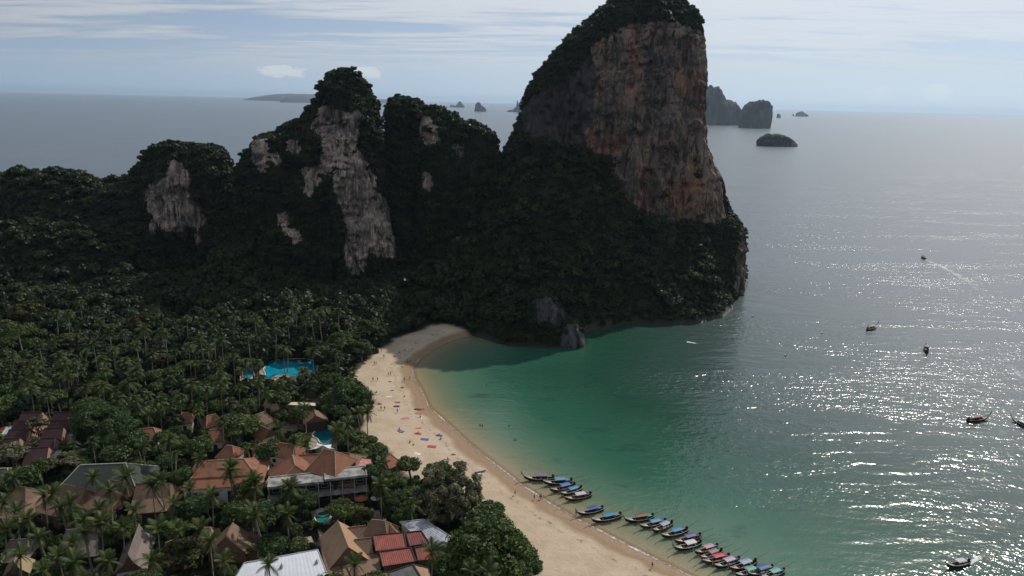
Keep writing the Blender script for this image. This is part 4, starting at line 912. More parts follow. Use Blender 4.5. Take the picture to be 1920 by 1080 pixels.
lm = MB(); lm.box((0, 0, .3), (1.3, .65, .08)); lm.add([(.62, -.32, .34), (1.15, -.32, .75), (1.15, .32, .75), (.62, .32, .34), (.62, -.32, .27), (1.15, -.32, .68), (1.15, .32, .68), (.62, .32, .27)], [(0, 1, 2, 3), (7, 6, 5, 4), (0, 4, 5, 1), (3, 2, 6, 7), (1, 5, 6, 2)]); LM = lm.mesh('cushion', M['white'])
lf = MB()
for sx in (-.55, .95):
    for sy in (-.27, .27): lf.box((sx, sy, .03), (.07, .07, .5))
LFm = lf.mesh('frame', M['wood'])
for k, (p, lab) in enumerate(zip(px(6.353, 440, 730, (868, 610), (872, 636), (876, 662), (880, 470), (905, 455), (935, 447)), ('upper one of three white sun loungers left of the white tent', 'middle one of three white sun loungers left of the white tent', 'lowest one of three white sun loungers left of the white tent', 'left one of three white sun loungers above the teal pool', 'middle one of three white sun loungers above the teal pool', 'right one of three white sun loungers above the teal pool'))):
    q = P(*p, GZ); t = thing('sun_lounger', (q[0], q[1], GZ + .2), lab, 'sun lounger', 'sun loungers by the teal pool', .4 if k < 3 else 1.9); link('cushion', LM, t); link('frame', LFm, t)

# ------------------------------------------------------------------ trees: meshes of each kind
def crown_mesh(name, seed, ncl, nl, ls, mtl, squash=.62, spread=.62, upright=False, trunk=False, cl=(.26, .44)):
    rs = np.random.default_rng(seed); V = []; F = []; LR = []; rv = rs.normal(size=(ncl, 3)); rv[:, 2] = np.abs(rv[:, 2]) * .9 - .25
    rv /= np.linalg.norm(rv, axis=1)[:, None]; cr = rs.uniform(*cl, ncl); cen = rv * spread * rs.uniform(.7, 1.12, (ncl, 1)); cen[:, 2] *= squash
    cen[0] = (0, 0, .1); cr[0] = cl[1] * 1.1
    for c, r in zip(cen, cr):
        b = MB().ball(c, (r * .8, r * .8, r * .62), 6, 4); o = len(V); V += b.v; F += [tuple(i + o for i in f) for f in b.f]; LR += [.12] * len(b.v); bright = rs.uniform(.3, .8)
        d = rs.normal(size=(nl, 3)); d[:, 2] = np.where(d[:, 2] < -.4, -d[:, 2], d[:, 2]); d /= np.linalg.norm(d, axis=1)[:, None]
        p = c + d * r * np.array([1, 1, .8]) * rs.uniform(.78, 1.12, (nl, 1)); nrm = d + rs.normal(0, .55, (nl, 3)); nrm[:, 2] += .25; nrm /= np.linalg.norm(nrm, axis=1)[:, None]
        u = np.cross(nrm, rs.normal(size=(nl, 3))); u /= np.linalg.norm(u, axis=1)[:, None] + 1e-9
        if upright: u = u * .35 + np.array([0, 0, 1.0]); u /= np.linalg.norm(u, axis=1)[:, None]
        w = np.cross(nrm, u); s = ls * rs.uniform(.6, 1.35, (nl, 1)); wd = .32 if upright else .55
        q = np.stack([p - u * s * .9, p + w * s * wd, p + u * s, p - w * s * wd], 1).reshape(-1, 3); o = len(V); V += [tuple(x) for x in q]; F += [(o + 4 * i, o + 4 * i + 1, o + 4 * i + 2, o + 4 * i + 3) for i in range(nl)]
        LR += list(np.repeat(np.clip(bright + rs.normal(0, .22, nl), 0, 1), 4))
    mats = [mtl]
    mb = MB(); mb.add(V, F)
    if trunk: mb.tube([(0, 0, -2.6), (0.03, .02, -1.2), (0, 0, 0.1)], [.09, .07, .05], 5, 1); mats.append(M['bark']); LR += [0] * (len(mb.v) - len(LR))
    me = mb.mesh(name, mats); fattr(me, 'lr', LR); return me


def limbs_mesh(name, seed, h, r=.1):
    """trunk with forking limbs, crown radius 1, ground at z = -h"""
    rs = np.random.default_rng(seed); m = MB(); bx, by = rs.normal(0, .08, 2)
    m.tube([(bx * 2, by * 2, -h - .5), (bx, by, -h * .6), (0, 0, -.25)], [r * 1.25, r, r * .72], 7)
    for k in range(6):
        a = k * 1.05 + rs.uniform(-.3, .3); e = rs.uniform(.35, .75); m.tube([(0, 0, -.3 - .06 * k), (.28 * cos(a), .28 * sin(a), -.05), (e * cos(a), e * sin(a), rs.uniform(.1, .4))], [r * .5, r * .36, r * .15], 5)
    return m.mesh(name, M['bark'])


def frond_pts(L, e0, droop, az, nseg=10, wd=.62, V=None, F=None, LR=None, v=.5):
    ca, sa = cos(az), sin(az); c = []
    for i in range(nseg + 1):
        s = i / nseg; r = L * (s * cos(e0) * (1 - .12 * s)); z = L * (s * sin(e0) - droop * s * s); c.append(np.array([r * ca, r * sa, z]))
    side = np.array([-sa, ca, 0])
    for i in range(nseg):
        a, b = c[i], c[i + 1]; s = (i + .5) / nseg; t = (b - a) / (np.linalg.norm(b - a) + 1e-9); ll = wd * L * .42 * (sin(pi * min(1, s * .86 + .12)) ** .7)
        up = np.cross(side, t); o = len(V); w = side * .035 * L / 4
        V += [a - w, a + w, b + w * .7, b - w * .7]; F.append((o, o + 1, o + 2, o + 3)); LR += [v] * 4
        for sg in (-1, 1):
            for q in (.2, .7):
                p = a + (b - a) * q; tip = p + side * sg * ll + t * ll * .55 - np.array([0, 0, 1]) * ll * .42 + up * .0; o = len(V); hw = t * L / nseg * .23
                V += [p - hw, p + hw, tip]; F.append((o, o + 1, o + 2)); LR += [min(1, max(0, v + random.uniform(-.25, .3)))] * 3


def palm_crown(name, seed, n=20, L=4.2):
    random.seed(seed); V, F, LR = [], [], []
    for i in range(n):
        u = i / (n - 1); e = radians(78 - 112 * u + random.uniform(-8, 8)); frond_pts(L * random.uniform(.85, 1.1) * (.8 + .2 * sin(pi * u)), e, .34 + .24 * (1 - u) + random.uniform(-.05, .08), i * 2.4 + random.uniform(-.25, .25), 8, .62, V, F, LR, random.uniform(.25, .85))
    m = MB(); m.add(V, F); k = len(m.v)
    m.ball((0, 0, -.1), .32, 6, 4); LR += [.1] * (len(m.v) - k)
    me = m.mesh(name, M['palm']); fattr(me, 'lr', LR); return me


def palm_trunk(name, seed, lean=.6):
    """unit trunk: height 1 scaled in z; xy offsets in metres"""
    rs = np.random.default_rng(seed); a = rs.uniform(0, 6.28); pts = [((1 - t) ** 1.7 * lean * cos(a), (1 - t) ** 1.7 * lean * sin(a), t - 1) for t in np.linspace(-.06, 1, 9)]
    return MB().tube(pts, list(np.linspace(.21, .11, 9)), 7).mesh(name, M['palmbark'], True)


BROAD = [crown_mesh('crown', 100 + i, 30, 70, .095, M['leaf'], .6 + .05 * (i % 3)) for i in range(7)]
LIMBS = [limbs_mesh('trunk', 200 + i, 1.7, .075) for i in range(3)]
PALMC = [palm_crown('crown', 300 + i, 19 + i % 4) for i in range(6)]
PALMT = [palm_trunk('trunk', 400 + i, .3 + .5 * i) for i in range(5)]
random.seed(5)
_v, _f, _l = [], [], []; frond_pts(4.7, radians(30), .38, 0, 9, .62, _v, _f, _l, .55); FROND = MB().add(_v, _f).mesh('frond', M['palm']); fattr(FROND, 'lr', _l)
_v, _f, _l = [], [], []; frond_pts(4.4, radians(-5), .46, 0, 9, .6, _v, _f, _l, .4); FROND2 = MB().add(_v, _f).mesh('frond', M['palm']); fattr(FROND2, 'lr', _l)
_v, _f, _l = [], [], []; frond_pts(3.0, radians(-62), .15, 0, 7, .4, _v, _f, _l, .5); FROND3 = MB().add(_v, _f).mesh('dry_frond', M['dead']); fattr(FROND3, 'lr', _l)
PALMC += [palm_crown('crown', 320 + i, n, L) for i, (n, L) in enumerate(((13, 3.6), (26, 3.9), (16, 4.8)))]
NUTS = MB()
for i in range(7): NUTS.ball((.34 * cos(i * .9), .34 * sin(i * .9), -.38 - .12 * (i % 2)), .17, 6, 4)
NUTS = NUTS.mesh('coconuts', mat('green_coconuts', (.10, .10, .03), .6, .3, 3))


def gz_at(x, y): return float(land_z(np.array([x]), np.array([y]))[0][0])


def where(pxl, pyl):
    """a findable place in words for a tree head at this pixel"""
    L = [((160, 790), 'near the maroon row houses'), ((205, 875), 'around the green roofed hall'), ((210, 930), 'in front of the lower left bungalows'), ((160, 1000), 'among the thatched pavilions'), ((60, 1050), 'in the bottom left corner'),
         ((430, 990), 'around the stepped brown bungalow'), ((330, 1050), 'beside the white metal roof at the bottom'), ((400, 880), 'by the long orange roofed building'), ((540, 690), 'around the blue lagoon pool'), ((450, 600), 'in the dark line before the cliffs'), ((570, 590), 'in the dark line behind the blue pool'),
         ((500, 800), 'among the small orange roofs'), ((620, 800), 'by the dark teal pool'), ((650, 720), 'along the inner edge of the beach'), ((590, 930), 'in front of the flat concrete block'), ((720, 910), 'between the flat concrete block and the sand'), ((780, 1040), 'around the red metal roofs'),
         ((60, 600), 'at the far left below the wooded ridge'), ((250, 560), 'below the squat bluff'), ((150, 690), 'in the thick left grove'), ((330, 690), 'left of the blue pool'), ((360, 790), 'above the long orange roof'), ((660, 600), 'at the foot of the cliffs above the beach'), ((60, 740), 'left above the maroon houses')]
    return min(L, key=lambda q: (q[0][0] - pxl) ** 2 + (q[0][1] - pyl) ** 2)[1]


PLACED = []        # (x, y, r)
NP = [0]


def palm(x, y, z, h, label=None, fronds=False, s=1.0, group='coconut palms of the grove'):
    i = NP[0]; NP[0] += 1; q = PIX(np.array([x, y, z + h]))
    form = ['tall', 'tall', 'slender', 'full headed', 'leaning', 'short'][min(5, 0 if h > 14 else (1 if h > 12.5 else (2 if i % 3 == 0 else (3 if i % 3 == 1 else 4))))] if h > 8 else 'short'
    t = thing('palm_tree', (x, y, z + h), label or '%s coconut palm %s' % (form, where(*q)), 'palm tree', group, rng.uniform(0, 6.28))
    tr = link('trunk', PALMT[(4 if form == 'leaning' else i % 4)], t); tr.scale = (1, 1, h + .6)
    if fronds:
        sz_ = rng.uniform(.8, 1.1); n = int(rng.integers(12, 17))
        for k in range(n):
            u = k / (n - 1); f = link('frond', FROND if u < .65 else FROND2, t); f.rotation_euler = (rng.uniform(-.15, .15), radians(-44 + 62 * u + rng.uniform(-8, 8)) if u < .65 else radians(-10 + 45 * (u - .65) / .35), k * 2.4 + rng.uniform(-.2, .2)); f.scale = [s * sz_ * rng.uniform(.85, 1.12)] * 3
        for k in range(int(rng.integers(0, 4))): f = link('dry_frond', FROND3, t); f.rotation_euler = (0, rng.uniform(-.3, .2), rng.uniform(0, 6.28))
        link('coconuts', NUTS, t)
    else:
        v_ = rng.uniform(.72, 1.12); c = link('crown', PALMC[(i * 5) % 9], t); c.scale = (s * v_, s * v_, s * v_ * rng.uniform(.9, 1.25)); c.rotation_euler = (rng.normal(0, .16), rng.normal(0, .16), 0)
    PLACED.append((x, y, 2.2)); return t


def tree(x, y, z, r, h, label=None, mesh=None, limb=None, sz=1.0, group='broadleaf trees of the resort and forest edge', name='broadleaf_tree', i=[0]):
    """r crown radius, h height of the crown centre above ground z"""
    k = i[0]; i[0] += 1; q = PIX(np.array([x, y, z + h])); form = 'large rounded' if r > 5 else ('bushy' if h < 4 else ['dense', 'spreading', 'round headed', 'uneven'][k % 4])
    t = thing(name, (x, y, z + h), label or '%s dark green tree %s' % (form, where(*q)), 'tree' if h > 2.5 or label else 'tree', group, rng.uniform(0, 6.28)); t.scale = (r, r, r * sz)
    link('crown', mesh or BROAD[k % 7], t); l = link('trunk', limb or LIMBS[k % 3], t); l.scale = (1, 1, h / r / 1.7 / sz)
    PLACED.append((x, y, r)); return t


def head(px_, py_, h):
    z = 2.4
    for _ in range(4):
        p = P(px_, py_, z + h); z = max(gz_at(p[0], p[1]), 1.0)
    return p[0], p[1], z


CLEAR.append([(1004, 562), (1040, 560), (1060, 584), (1062, 600), (1080, 606), (1092, 640), (1086, 650), (1040, 650), (1036, 612), (1004, 602)])
# single trees that can be told apart
DUSTY = crown_mesh('crown', 501, 95, 60, .042, M['leaf_dusty'], .95, .86, False, cl=(.09, .17)); BIG = crown_mesh('crown', 503, 64, 150, .046, M['leaf'], .8, .74, cl=(.16, .28))
LIME = crown_mesh('crown', 505, 24, 44, .13, M['leaf_lime'], .6); GREY = crown_mesh('crown', 507, 30, 36, .10, M['leaf_dusty'], .8, .7, cl=(.16, .28)); YEL = crown_mesh('crown', 509, 40, 80, .065, leaf_mat('olive_leaves', [(.044, .050, .014), (.056, .060, .018)]), .85, .75, False, cl=(.16, .26))


def at(px_, py_, r, h, lab, mesh, sz=1.0, grp=None, name='broadleaf_tree'):
    x, y, z = head(px_, py_, h); return tree(x, y, z, r, h, lab, mesh, None, sz, grp, name)


at(838, 928, 10.5, 9.0, 'big feathery grey green tree at the edge of the sand', DUSTY, 1.0, None, 'casuarina_tree')
at(808, 935, 6.5, 6.0, 'lower green tree on the left flank of the big feathery tree', BIG, .9)
at(880, 950, 5.5, 5.0, 'rounded tree on the beach side of the big feathery tree', BIG, .9)
at(922, 1046, 12.2, 8.5, 'very large rounded tree overhanging the sand at the bottom', BIG, .9)
at(985, 1062, 5.0, 5.0, 'small dense tree on the sand side of the very large tree', BIG, .9)
at(862, 1065, 7.0, 6.0, 'tall tree under the left flank of the very large rounded tree', BIG, .9)
at(730, 915, 5.4, 6.0, 'dark tree between the flat concrete block and the sand', BIG, 1.1); at(742, 950, 5.0, 5.0, 'dark tree just left of the big feathery tree', BIG, 1.0); at(760, 975, 4.0, 4.5, 'small dark tree at the corner of the grey metal roof', BIG, 1)
at(655, 745, 8.5, 8.0, 'large spreading tree at the inner edge of the beach', BIG, .95); at(620, 725, 7.0, 7.5, 'large dark tree behind the spreading beach tree', BIG, .95); at(676, 748, 4.2, 4.5, 'lower tree on the sand side of the spreading beach tree', BIG, .9); at(625, 760, 6.0, 6.0, 'dark tree shading the pool building', BIG, .95)
at(664, 828, 5.5, 4.5, 'rounded dark tree right of the white tent', BIG, .9); at(704, 848, 4.6, 3.6, 'low dark spreading tree on the sand by the pink roof', BIG, .8); at(645, 815, 4.5, 4.0, 'dark tree behind the white tent', BIG, .9)
at(188, 790, 9.5, 9.0, 'very large dark tree right of the maroon row houses', BIG, .95); at(225, 815, 8.0, 8.5, 'large greyish tree in front of the very large dark one', BIG, .95); at(170, 770, 6.5, 8.0, 'upper dome of dark green behind the maroon row houses', BIG, .9)
at(255, 505, 7.0, 9.0, 'yellow green tree standing out against the dark forest', YEL, 1.1); at(20, 500, 10, 9.0, 'grey green rounded tree at the far left edge of the forest', BIG, .95)
at(453, 1028, 4.2, 3.0, 'bright lime green bush below the stepped brown bungalow', LIME, .8, None, 'bush'); at(120, 838, 2.6, 2.2, 'bright lime green bush between the maroon houses', LIME, .8, None, 'bush'); at(150, 808, 2.4, 2.2, 'yellow green bush at the right end of the maroon houses', LIME, .8, None, 'bush')
at(70, 798, 4.2, 7.5, 'pale grey dry tree between the two rows of maroon houses', GREY, 1.0); at(65, 832, 3.0, 4.5, 'small pale tree between the front maroon houses', GREY, 1.0); at(22, 850, 6.0, 6.0, 'pale grey dry tree in front of the maroon houses', GREY, .7); at(125, 868, 6.0, 4.0, 'dry greyish bush left of the green roofed hall', GREY, .7)
at(225, 1000, 5.2, 4.5, 'round light green tree between the thatched pavilions', BIG, .85); at(340, 1040, 6.5, 5.0, 'olive green spreading tree left of the white metal roof', YEL, .7); at(640, 955, 5.0, 4.5, 'olive tree beside the small green pool', YEL, .7); at(672, 965, 4.5, 4.0, 'olive tree right of the small green pool', YEL, .7)
at(556, 945, 6.0, 5.5, 'dark green tree in front of the flat concrete block', BIG, .9); at(470, 925, 6.0, 5.0, 'olive green tree left of the flat concrete block', YEL, .8)
at(305, 672, 4.6, 8, 'yellow green flat crown left of the blue pool', YEL, .6); at(520, 652, 3.4, 6, 'light green flat crown behind the blue pool', YEL, .5); at(50, 585, 9, 10, 'olive tree at the far left of the palm grove', YEL, .8); at(130, 640, 8, 9, 'olive spreading crown in the left palm grove', YEL, .6); at(40, 690, 7, 8, 'bright olive crown at the left edge of the grove', YEL, .6); at(690, 615, 7, 8, 'grey green tree at the cliff foot above the beach', BIG, .9); at(672, 655, 7.5, 6, 'grey green tree overhanging the far end of the sand', BIG, .8); at(640, 640, 7, 8, 'dark tree behind the far end of the beach', BIG, .9)

# palms whose heads show clearly in the photograph: (pixel x, pixel y, height)
x, y, z = *P(690, 823, 1.9)[:2], 1.8
palm(x, y, z, 10.5, 'lone coconut palm standing on the sand by the dark trees', True, 1.05)
H1 = px(3.176, 0, 740, (555, 490), (745, 490), (655, 570), (905, 540), (955, 510), (1190, 380), (1375, 440), (1510, 520), (850, 310), (880, 120), (1320, 170), (500, 750), (800, 690), (590, 680), (360, 670), (260, 600), (80, 490), (100, 700), (30, 800), (230, 850), (430, 890), (730, 790), (1030, 650), (1260, 600), (1500, 700), (940, 800), (1250, 870), (1190, 800), (600, 760), (500, 820), (440, 1000), (250, 1040), (160, 740), (310, 590), (420, 640), (1130, 560), (20, 640), (120, 960), (640, 990), (900, 990), (1050, 800), (1330, 990), (350, 960)) \
    + px(4.5, 400, 700, (770, 300), (545, 470), (1040, 490), (1220, 330), (340, 900), (140, 820), (640, 950), (1420, 760), (1410, 950), (1130, 430)) + px(3.097, 400, 900, (230, 40), (440, 60), (245, 210), (425, 195), (320, 490), (820, 490), (1270, 420), (1540, 500), (970, 30), (1490, 530), (1600, 540))
for k, p in enumerate(H1):
    h = 10.5 + 3.0 * rng.random()
    x, y, z = head(*p, h); palm(x, y, z, h, None, k < 70, .95)
H2 = px(4.5, 400, 700, (560, 90), (380, 60), (140, 240), (75, 390), (300, 250), (220, 120), (440, 160), (60, 120)) + px(2.743, 0, 440, (1200, 430), (1310, 430), (1420, 480), (1520, 370), (1480, 440), (1640, 390), (1740, 390), (1570, 440), (1500, 330), (1670, 380), (1600, 400), (1790, 450), (960, 430), (1275, 520), (830, 490), (1140, 540), (410, 350), (850, 510), (700, 560), (580, 600), (480, 560), (290, 400), (350, 400), (970, 570), (660, 760), (760, 820), (1140, 660), (1200, 620), (1440, 760), (1330, 770), (600, 840), (820, 860), (420, 800), (350, 720), (540, 700), (880, 740), (1000, 660), (200, 560), (1070, 590), (900, 600), (780, 620), (640, 650), (520, 640), (440, 600), (380, 660), (300, 620), (250, 700), (180, 650), (120, 720), (60, 640), (700, 700), (980, 760), (1060, 800), (1150, 760), (1240, 700), (1320, 660), (1100, 480), (1030, 520), (560, 500), (640, 500), (740, 480), (30, 450), (90, 480), (160, 800), (240, 830), (500, 780), (690, 850), (930, 840), (1610, 600), (1480, 590), (1560, 700))
for k, p in enumerate(H2):
    h = 16.0 + 4.5 * rng.random() if p[1] < 650 else 10.5 + 3.5 * rng.random()
    x, y, z = head(*p, h); palm(x, y, z, h, None, False, 1.0)

# ------------------------------------------------------------------ the rest of the trees, drawn at random over the plan
def blocked(x, y, z, r, tall=True):
    for fx, fy, fr in FOOT:
        if (x - fx) ** 2 + (y - fy) ** 2 < (fr * .8 + r * .35) ** 2: return True
    c = PIX(np.array([x, y, z])); rp = r * FPX / sqrt(x * x + y * y + 1e4) * .8
    q = np.array([c, c + [rp, 0], c - [rp, 0], c + [0, rp * .7], c - [0, rp * .7]])
    return any(in_poly(q, poly).any() for poly in CLEAR)


N = 9000; X = rng.uniform(-270, 40, N); Y = rng.uniform(118, 350, N); zz, dd, dbb, iss = land_z(X, Y); pts = np.stack([X, Y], -1)
ok = (dd > 6) & (~in_poly(pts, sand_poly)) & (dist_line(pts, sand_poly + [sand_poly[0]]) > 3.5); px_ = PIX(np.stack([X, Y, zz + 5], -1)); ok &= (px_[:, 0] > -60) & (px_[:, 1] < 1140)
n_tree = n_palm = 0; REST = []
for k in np.argsort(Y + rng.normal(0, 25, N)):
    if not ok[k]: continue
    x, y, z = X[k], Y[k], zz[k]; g = fbm(x / 45, y / 45, 0, 77, 2); isp = rng.random() < (.17 + .25 * g if y < 330 else .08)
    if isp: r, h = 3.0, rng.uniform(6, 14.5)
    else: r, h = (rng.uniform(2.2, 3.4), rng.uniform(2.2, 4)) if rng.random() < .35 else (rng.uniform(3.2, 6.8), rng.uniform(4.5, 9.0))
    lim = .58 if not isp else .62
    if any((x - a) ** 2 + (y - b) ** 2 < (lim * (r + c)) ** 2 for a, b, c in PLACED): continue
    if blocked(x, y, z + h, r): 
        r, h = 1.7, 1.5
        if isp or blocked(x, y, z + h, r): continue
    if isp and n_palm < 90: palm(x, y, z, h, None, False, rng.uniform(.85, 1.02)); n_palm += 1
    elif (not isp) and n_tree < 235: tree(x, y, z, r, h, None, None, None, rng.uniform(.8, 1.05)); n_tree += 1
    else: REST.append((x, y, z + h, r, isp)); PLACED.append((x, y, r))


def scatter(name, label, protos, pos, sc, idx):
    """one mass of growth: instances of the given meshes on points"""
    src = bpy.data.collections.new(name + '_kinds')
    for i, me in enumerate(protos): src.objects.link(bpy.data.objects.new('%s_kind_%02d' % (name, i), me))
    me = bpy.data.meshes.new(name); me.from_pydata([tuple(p) for p in pos], [], [])
    fattr(me, 'sc', sc); fattr(me, 'idx', idx, 'INT'); n = len(pos)
    fattr(me, 'rot', np.stack([rng.normal(0, .12, n), rng.normal(0, .12, n), rng.uniform(0, 6.28, n)], -1), 'FLOAT_VECTOR')
    g = bpy.data.node_groups.new(name, 'GeometryNodeTree'); g.interface.new_socket('Geometry', in_out='INPUT', socket_type='NodeSocketGeometry'); g.interface.new_socket('Geometry', in_out='OUTPUT', socket_type='NodeSocketGeometry')
    t = NT(g); i = t.add('NodeGroupInput'); o = t.add('NodeGroupOutput'); ci = t.add('GeometryNodeCollectionInfo'); ci.inputs['Collection'].default_value = src; ci.inputs['Separate Children'].default_value = True; ci.inputs['Reset Children'].default_value = True
    def na(nm, ty): a = t.add('GeometryNodeInputNamedAttribute', data_type=ty); a.inputs['Name'].default_value = nm; return a.outputs[0]
    ip = t.add('GeometryNodeInstanceOnPoints'); ip.inputs['Pick Instance'].default_value = True
    t.l.new(i.outputs[0], ip.inputs['Points']); t.l.new(ci.outputs[0], ip.inputs['Instance']); t.l.new(na('idx', 'INT'), ip.inputs['Instance Index']); t.l.new(na('rot', 'FLOAT_VECTOR'), ip.inputs['Rotation']); t.l.new(na('sc', 'FLOAT'), ip.inputs['Scale']); t.l.new(ip.outputs[0], o.inputs[0])
    ob = link(name, me); md = ob.modifiers.new('grow', 'NODES'); md.node_group = g; return tag(ob, label, kind='stuff')


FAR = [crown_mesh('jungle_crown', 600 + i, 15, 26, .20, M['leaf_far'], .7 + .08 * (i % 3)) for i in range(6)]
SHRUB = [crown_mesh('shrub', 700 + i, 11, 24, .22, M['leaf_far'], .7 + .1 * (i % 3)) for i in range(5)]
pp = np.concatenate([s[0] for s in SCAT]); ps = np.concatenate([s[1] for s in SCAT])
scatter('cliff_shrubs', 'dense dark shrubs and small trees clinging to the limestone towers', SHRUB, pp, ps, rng.integers(0, 5, len(pp)))
# forest on the slopes and the far flats
N = 52000; X = rng.uniform(-430, 175, N); Y = rng.uniform(300, 612, N); zz, dd, dbb, iss = land_z(X, Y); pts = np.stack([X, Y], -1)
ok = (dd > np.where(iss > .5, 1.0, 6)) & (~in_poly(pts, sand_poly) | (iss > .6)); ok &= ~((dist_line(pts, sand_poly + [sand_poly[0]]) < 3) & (iss < .6)) & (Y < 560)
q = PIX(np.stack([X, Y, zz + 4], -1)); ok &= (q[:, 0] > -80)
r = np.where(rng.random(N) < .45, rng.uniform(1.8, 3.0, N), rng.uniform(3.2, 5.8, N)); r = np.where(dd < 8, np.minimum(r, 2.4), r)
grid = {}
def cell(x, y, z): return (int(x // 6), int(y // 6), int(z // 6))
for a, b, c in PLACED: z = 8.0; grid.setdefault(cell(a, b, z), []).append((a, b, z, c))
fp, fs, fi = [], [], []
for k in np.nonzero(ok)[0]:
    x, y, rr = X[k], Y[k], r[k]; h = rr * rng.uniform(.35, 1.15); z = zz[k] + h; cx, c_y, cz = cell(x, y, z); bad = False
    for i in (-1, 0, 1):
        for j in (-1, 0, 1):
            for l in (-1, 0, 1):
                for a, b, c, d_ in grid.get((cx + i, c_y + j, cz + l), ()):
                    if (x - a) ** 2 + (y - b) ** 2 + (z - c) ** 2 < (.46 * (rr + d_)) ** 2: bad = True; break
    if bad: continue
    if y < 392 and blocked(x, y, z, rr): continue
    grid.setdefault((cx, c_y, cz), []).append((x, y, z, rr)); fp.append((x, y, z)); fs.append(rr); fi.append(rng.integers(0, 6))
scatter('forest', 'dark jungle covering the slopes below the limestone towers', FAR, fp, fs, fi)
rp = [(x, y, z) for x, y, z, rr, isp in REST]; kinds = FAR + PALMC
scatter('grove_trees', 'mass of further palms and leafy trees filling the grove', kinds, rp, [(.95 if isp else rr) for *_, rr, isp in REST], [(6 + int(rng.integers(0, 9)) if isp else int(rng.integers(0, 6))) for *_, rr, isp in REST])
# low growth between the trees
N = 9000; X = rng.uniform(-270, 40, N); Y = rng.uniform(118, 345, N); zz, dd, dbb, iss = land_z(X, Y); pts = np.stack([X, Y], -1)
ok = (dd > 6) & (~in_poly(pts, sand_poly)); q = PIX(np.stack([X, Y, zz + .6], -1)); ok &= (q[:, 0] > -60) & (q[:, 1] < 1120)
FT = np.array(FOOT); up, us = [], []
for k in np.nonzero(ok)[0]:
    if (np.hypot(FT[:, 0] - X[k], FT[:, 1] - Y[k]) < FT[:, 2] * .92).any(): continue
    rr = rng.uniform(.8, 1.8)
    if any(in_poly(PIX(np.array([[X[k], Y[k], zz[k] + .8]])), c).any() for c in CLEAR): continue
    up.append((X[k], Y[k], zz[k] + .35 * rr)); us.append(rr)
scatter('undergrowth', 'low leafy undergrowth between the palms and bungalows', SHRUB, up, us, rng.integers(0, 5, len(up)))

# ------------------------------------------------------------------ longtail boats
def boat_hull():
    n = 15; out, inn = [], []; V = []; F = []; T = np.linspace(0, 1, n); L = 10.0
    hb = np.interp(T, [0, .1, .3, .5, .7, .85, .95, 1], [.50, .68, .92, .98, .84, .52, .2, .03]); sh = np.interp(T, [0, .15, .4, .6, .8, .92, 1], [.95, .72, .62, .70, 1.0, 1.38, 1.75]); kl = np.interp(T, [0, .2, .6, .8, .93, 1], [-.12, -.28, -.3, -.12, .35, 1.1])
    x = T * L - L / 2
    def ring(off, fl): return [[(x[i], -(hb[i] - off) * c, (max(kl[i] + off, -.12) if fl else kl[i]) + (sh[i] - (max(kl[i] + off, -.12) if fl else kl[i])) * zf) for c, zf in ((1, 1), (.96, .55), (.62, .12), (0, 0), (-.62, .12), (-.96, .55), (-1, 1))] for i in range(n)]
    a, b = ring(0, False), ring(.05, True); m = MB()
    for r, flip in ((a, False), (b, True)):
        vs = [p for s in r for p in s]; fs = []
        for i in range(n - 1):
            for k in range(6): f = (i * 7 + k, i * 7 + k + 1, (i + 1) * 7 + k + 1, (i + 1) * 7 + k); fs.append(f[::-1] if flip else f)
        m.add(vs, fs)
    m.add([p for p in a[0]], [tuple(range(7))])
    gun = MB()
    for s in (0, 6): gun.tube([(p[s][0], p[s][1] * 1.0, p[s][2] + .03) for p in a], [.10] * (n - 3) + [.12, .11, .07], 5)
    st = MB().tube([(L / 2 - .7, 0, .7), (L / 2 + .05, 0, 1.7), (L / 2 + .55, 0, 2.5), (L / 2 + .85, 0, 3.25)], [.16, .15, .12, .09], 6)
    dk = MB(); i0 = 10; top = [(a[i][0][0], a[i][0][1] * .97, a[i][0][2] - .06) for i in range(i0, n - 1)] + [(a[i][6][0], a[i][6][1] * .97, a[i][6][2] - .06) for i in range(n - 2, i0 - 1, -1)]; k = n - 1 - i0
    V = top; F = [(j, j + 1, len(top) - 2 - j, len(top) - 1 - j) for j in range(k - 1)]; dk.add(V, F); dk.add([(p[0], p[1], p[2] - .08) for p in V], [f[::-1] for f in F])
    return m, gun, st, dk, a


BH, BG, BS, BD, SEC = boat_hull()
BHm = {k: BH.mesh('hull', m, True) for k, m in (('black', mat('black_hull_paint', (.022, .02, .02), .5, .3, 2)), ('brown', mat('varnished_brown_hull', (.085, .042, .026), .5, .3, 2)), ('blue', mat('dark_blue_hull_paint', (.018, .03, .06), .5, .3, 2)))}
BGm = {k: BG.mesh('gunwale', m) for k, m in (('white', mat('pale_gunwale_paint', (.50, .47, .44), .6, .2, 2)), ('pink', mat('pinkish_gunwale_paint', (.42, .27, .23), .6, .2, 2)))}
BSm = BS.mesh('prow', mat('prow_wood', (.10, .065, .045), .6, .3, 2)); BDm = BD.mesh('foredeck', mat('cream_foredeck', (.48, .44, .39), .7, .25, 1.5))
PROPM = MB().tube([(0, 0, 0), (0, 0, 1.55)], .035, 5).mesh('post', M['wood'])
THW = MB().box((0, 0, 0), (.32, 1.55, .06)).mesh('thwart', M['wood'])
eg = MB(); eg.box((0, 0, .25), (.8, .5, .45)); eg.box((.1, 0, .6), (.45, .36, .3)); eg.tube([(-.1, 0, -.5), (-.1, 0, .1)], .09, 6); eg.tube([(.3, 0, .35), (1.15, .12, .55)], .035, 5); eg.tube([(.1, .2, .6), (.2, .24, 1.0)], .06, 6); EGM = eg.mesh('engine', M['engine'])
sf = MB(); sf.tube([(0, 0, 0), (-4.3, 0, .55)], [.05, .04], 5); SFM = sf.mesh('propeller_shaft', M['engine']); pr = MB()
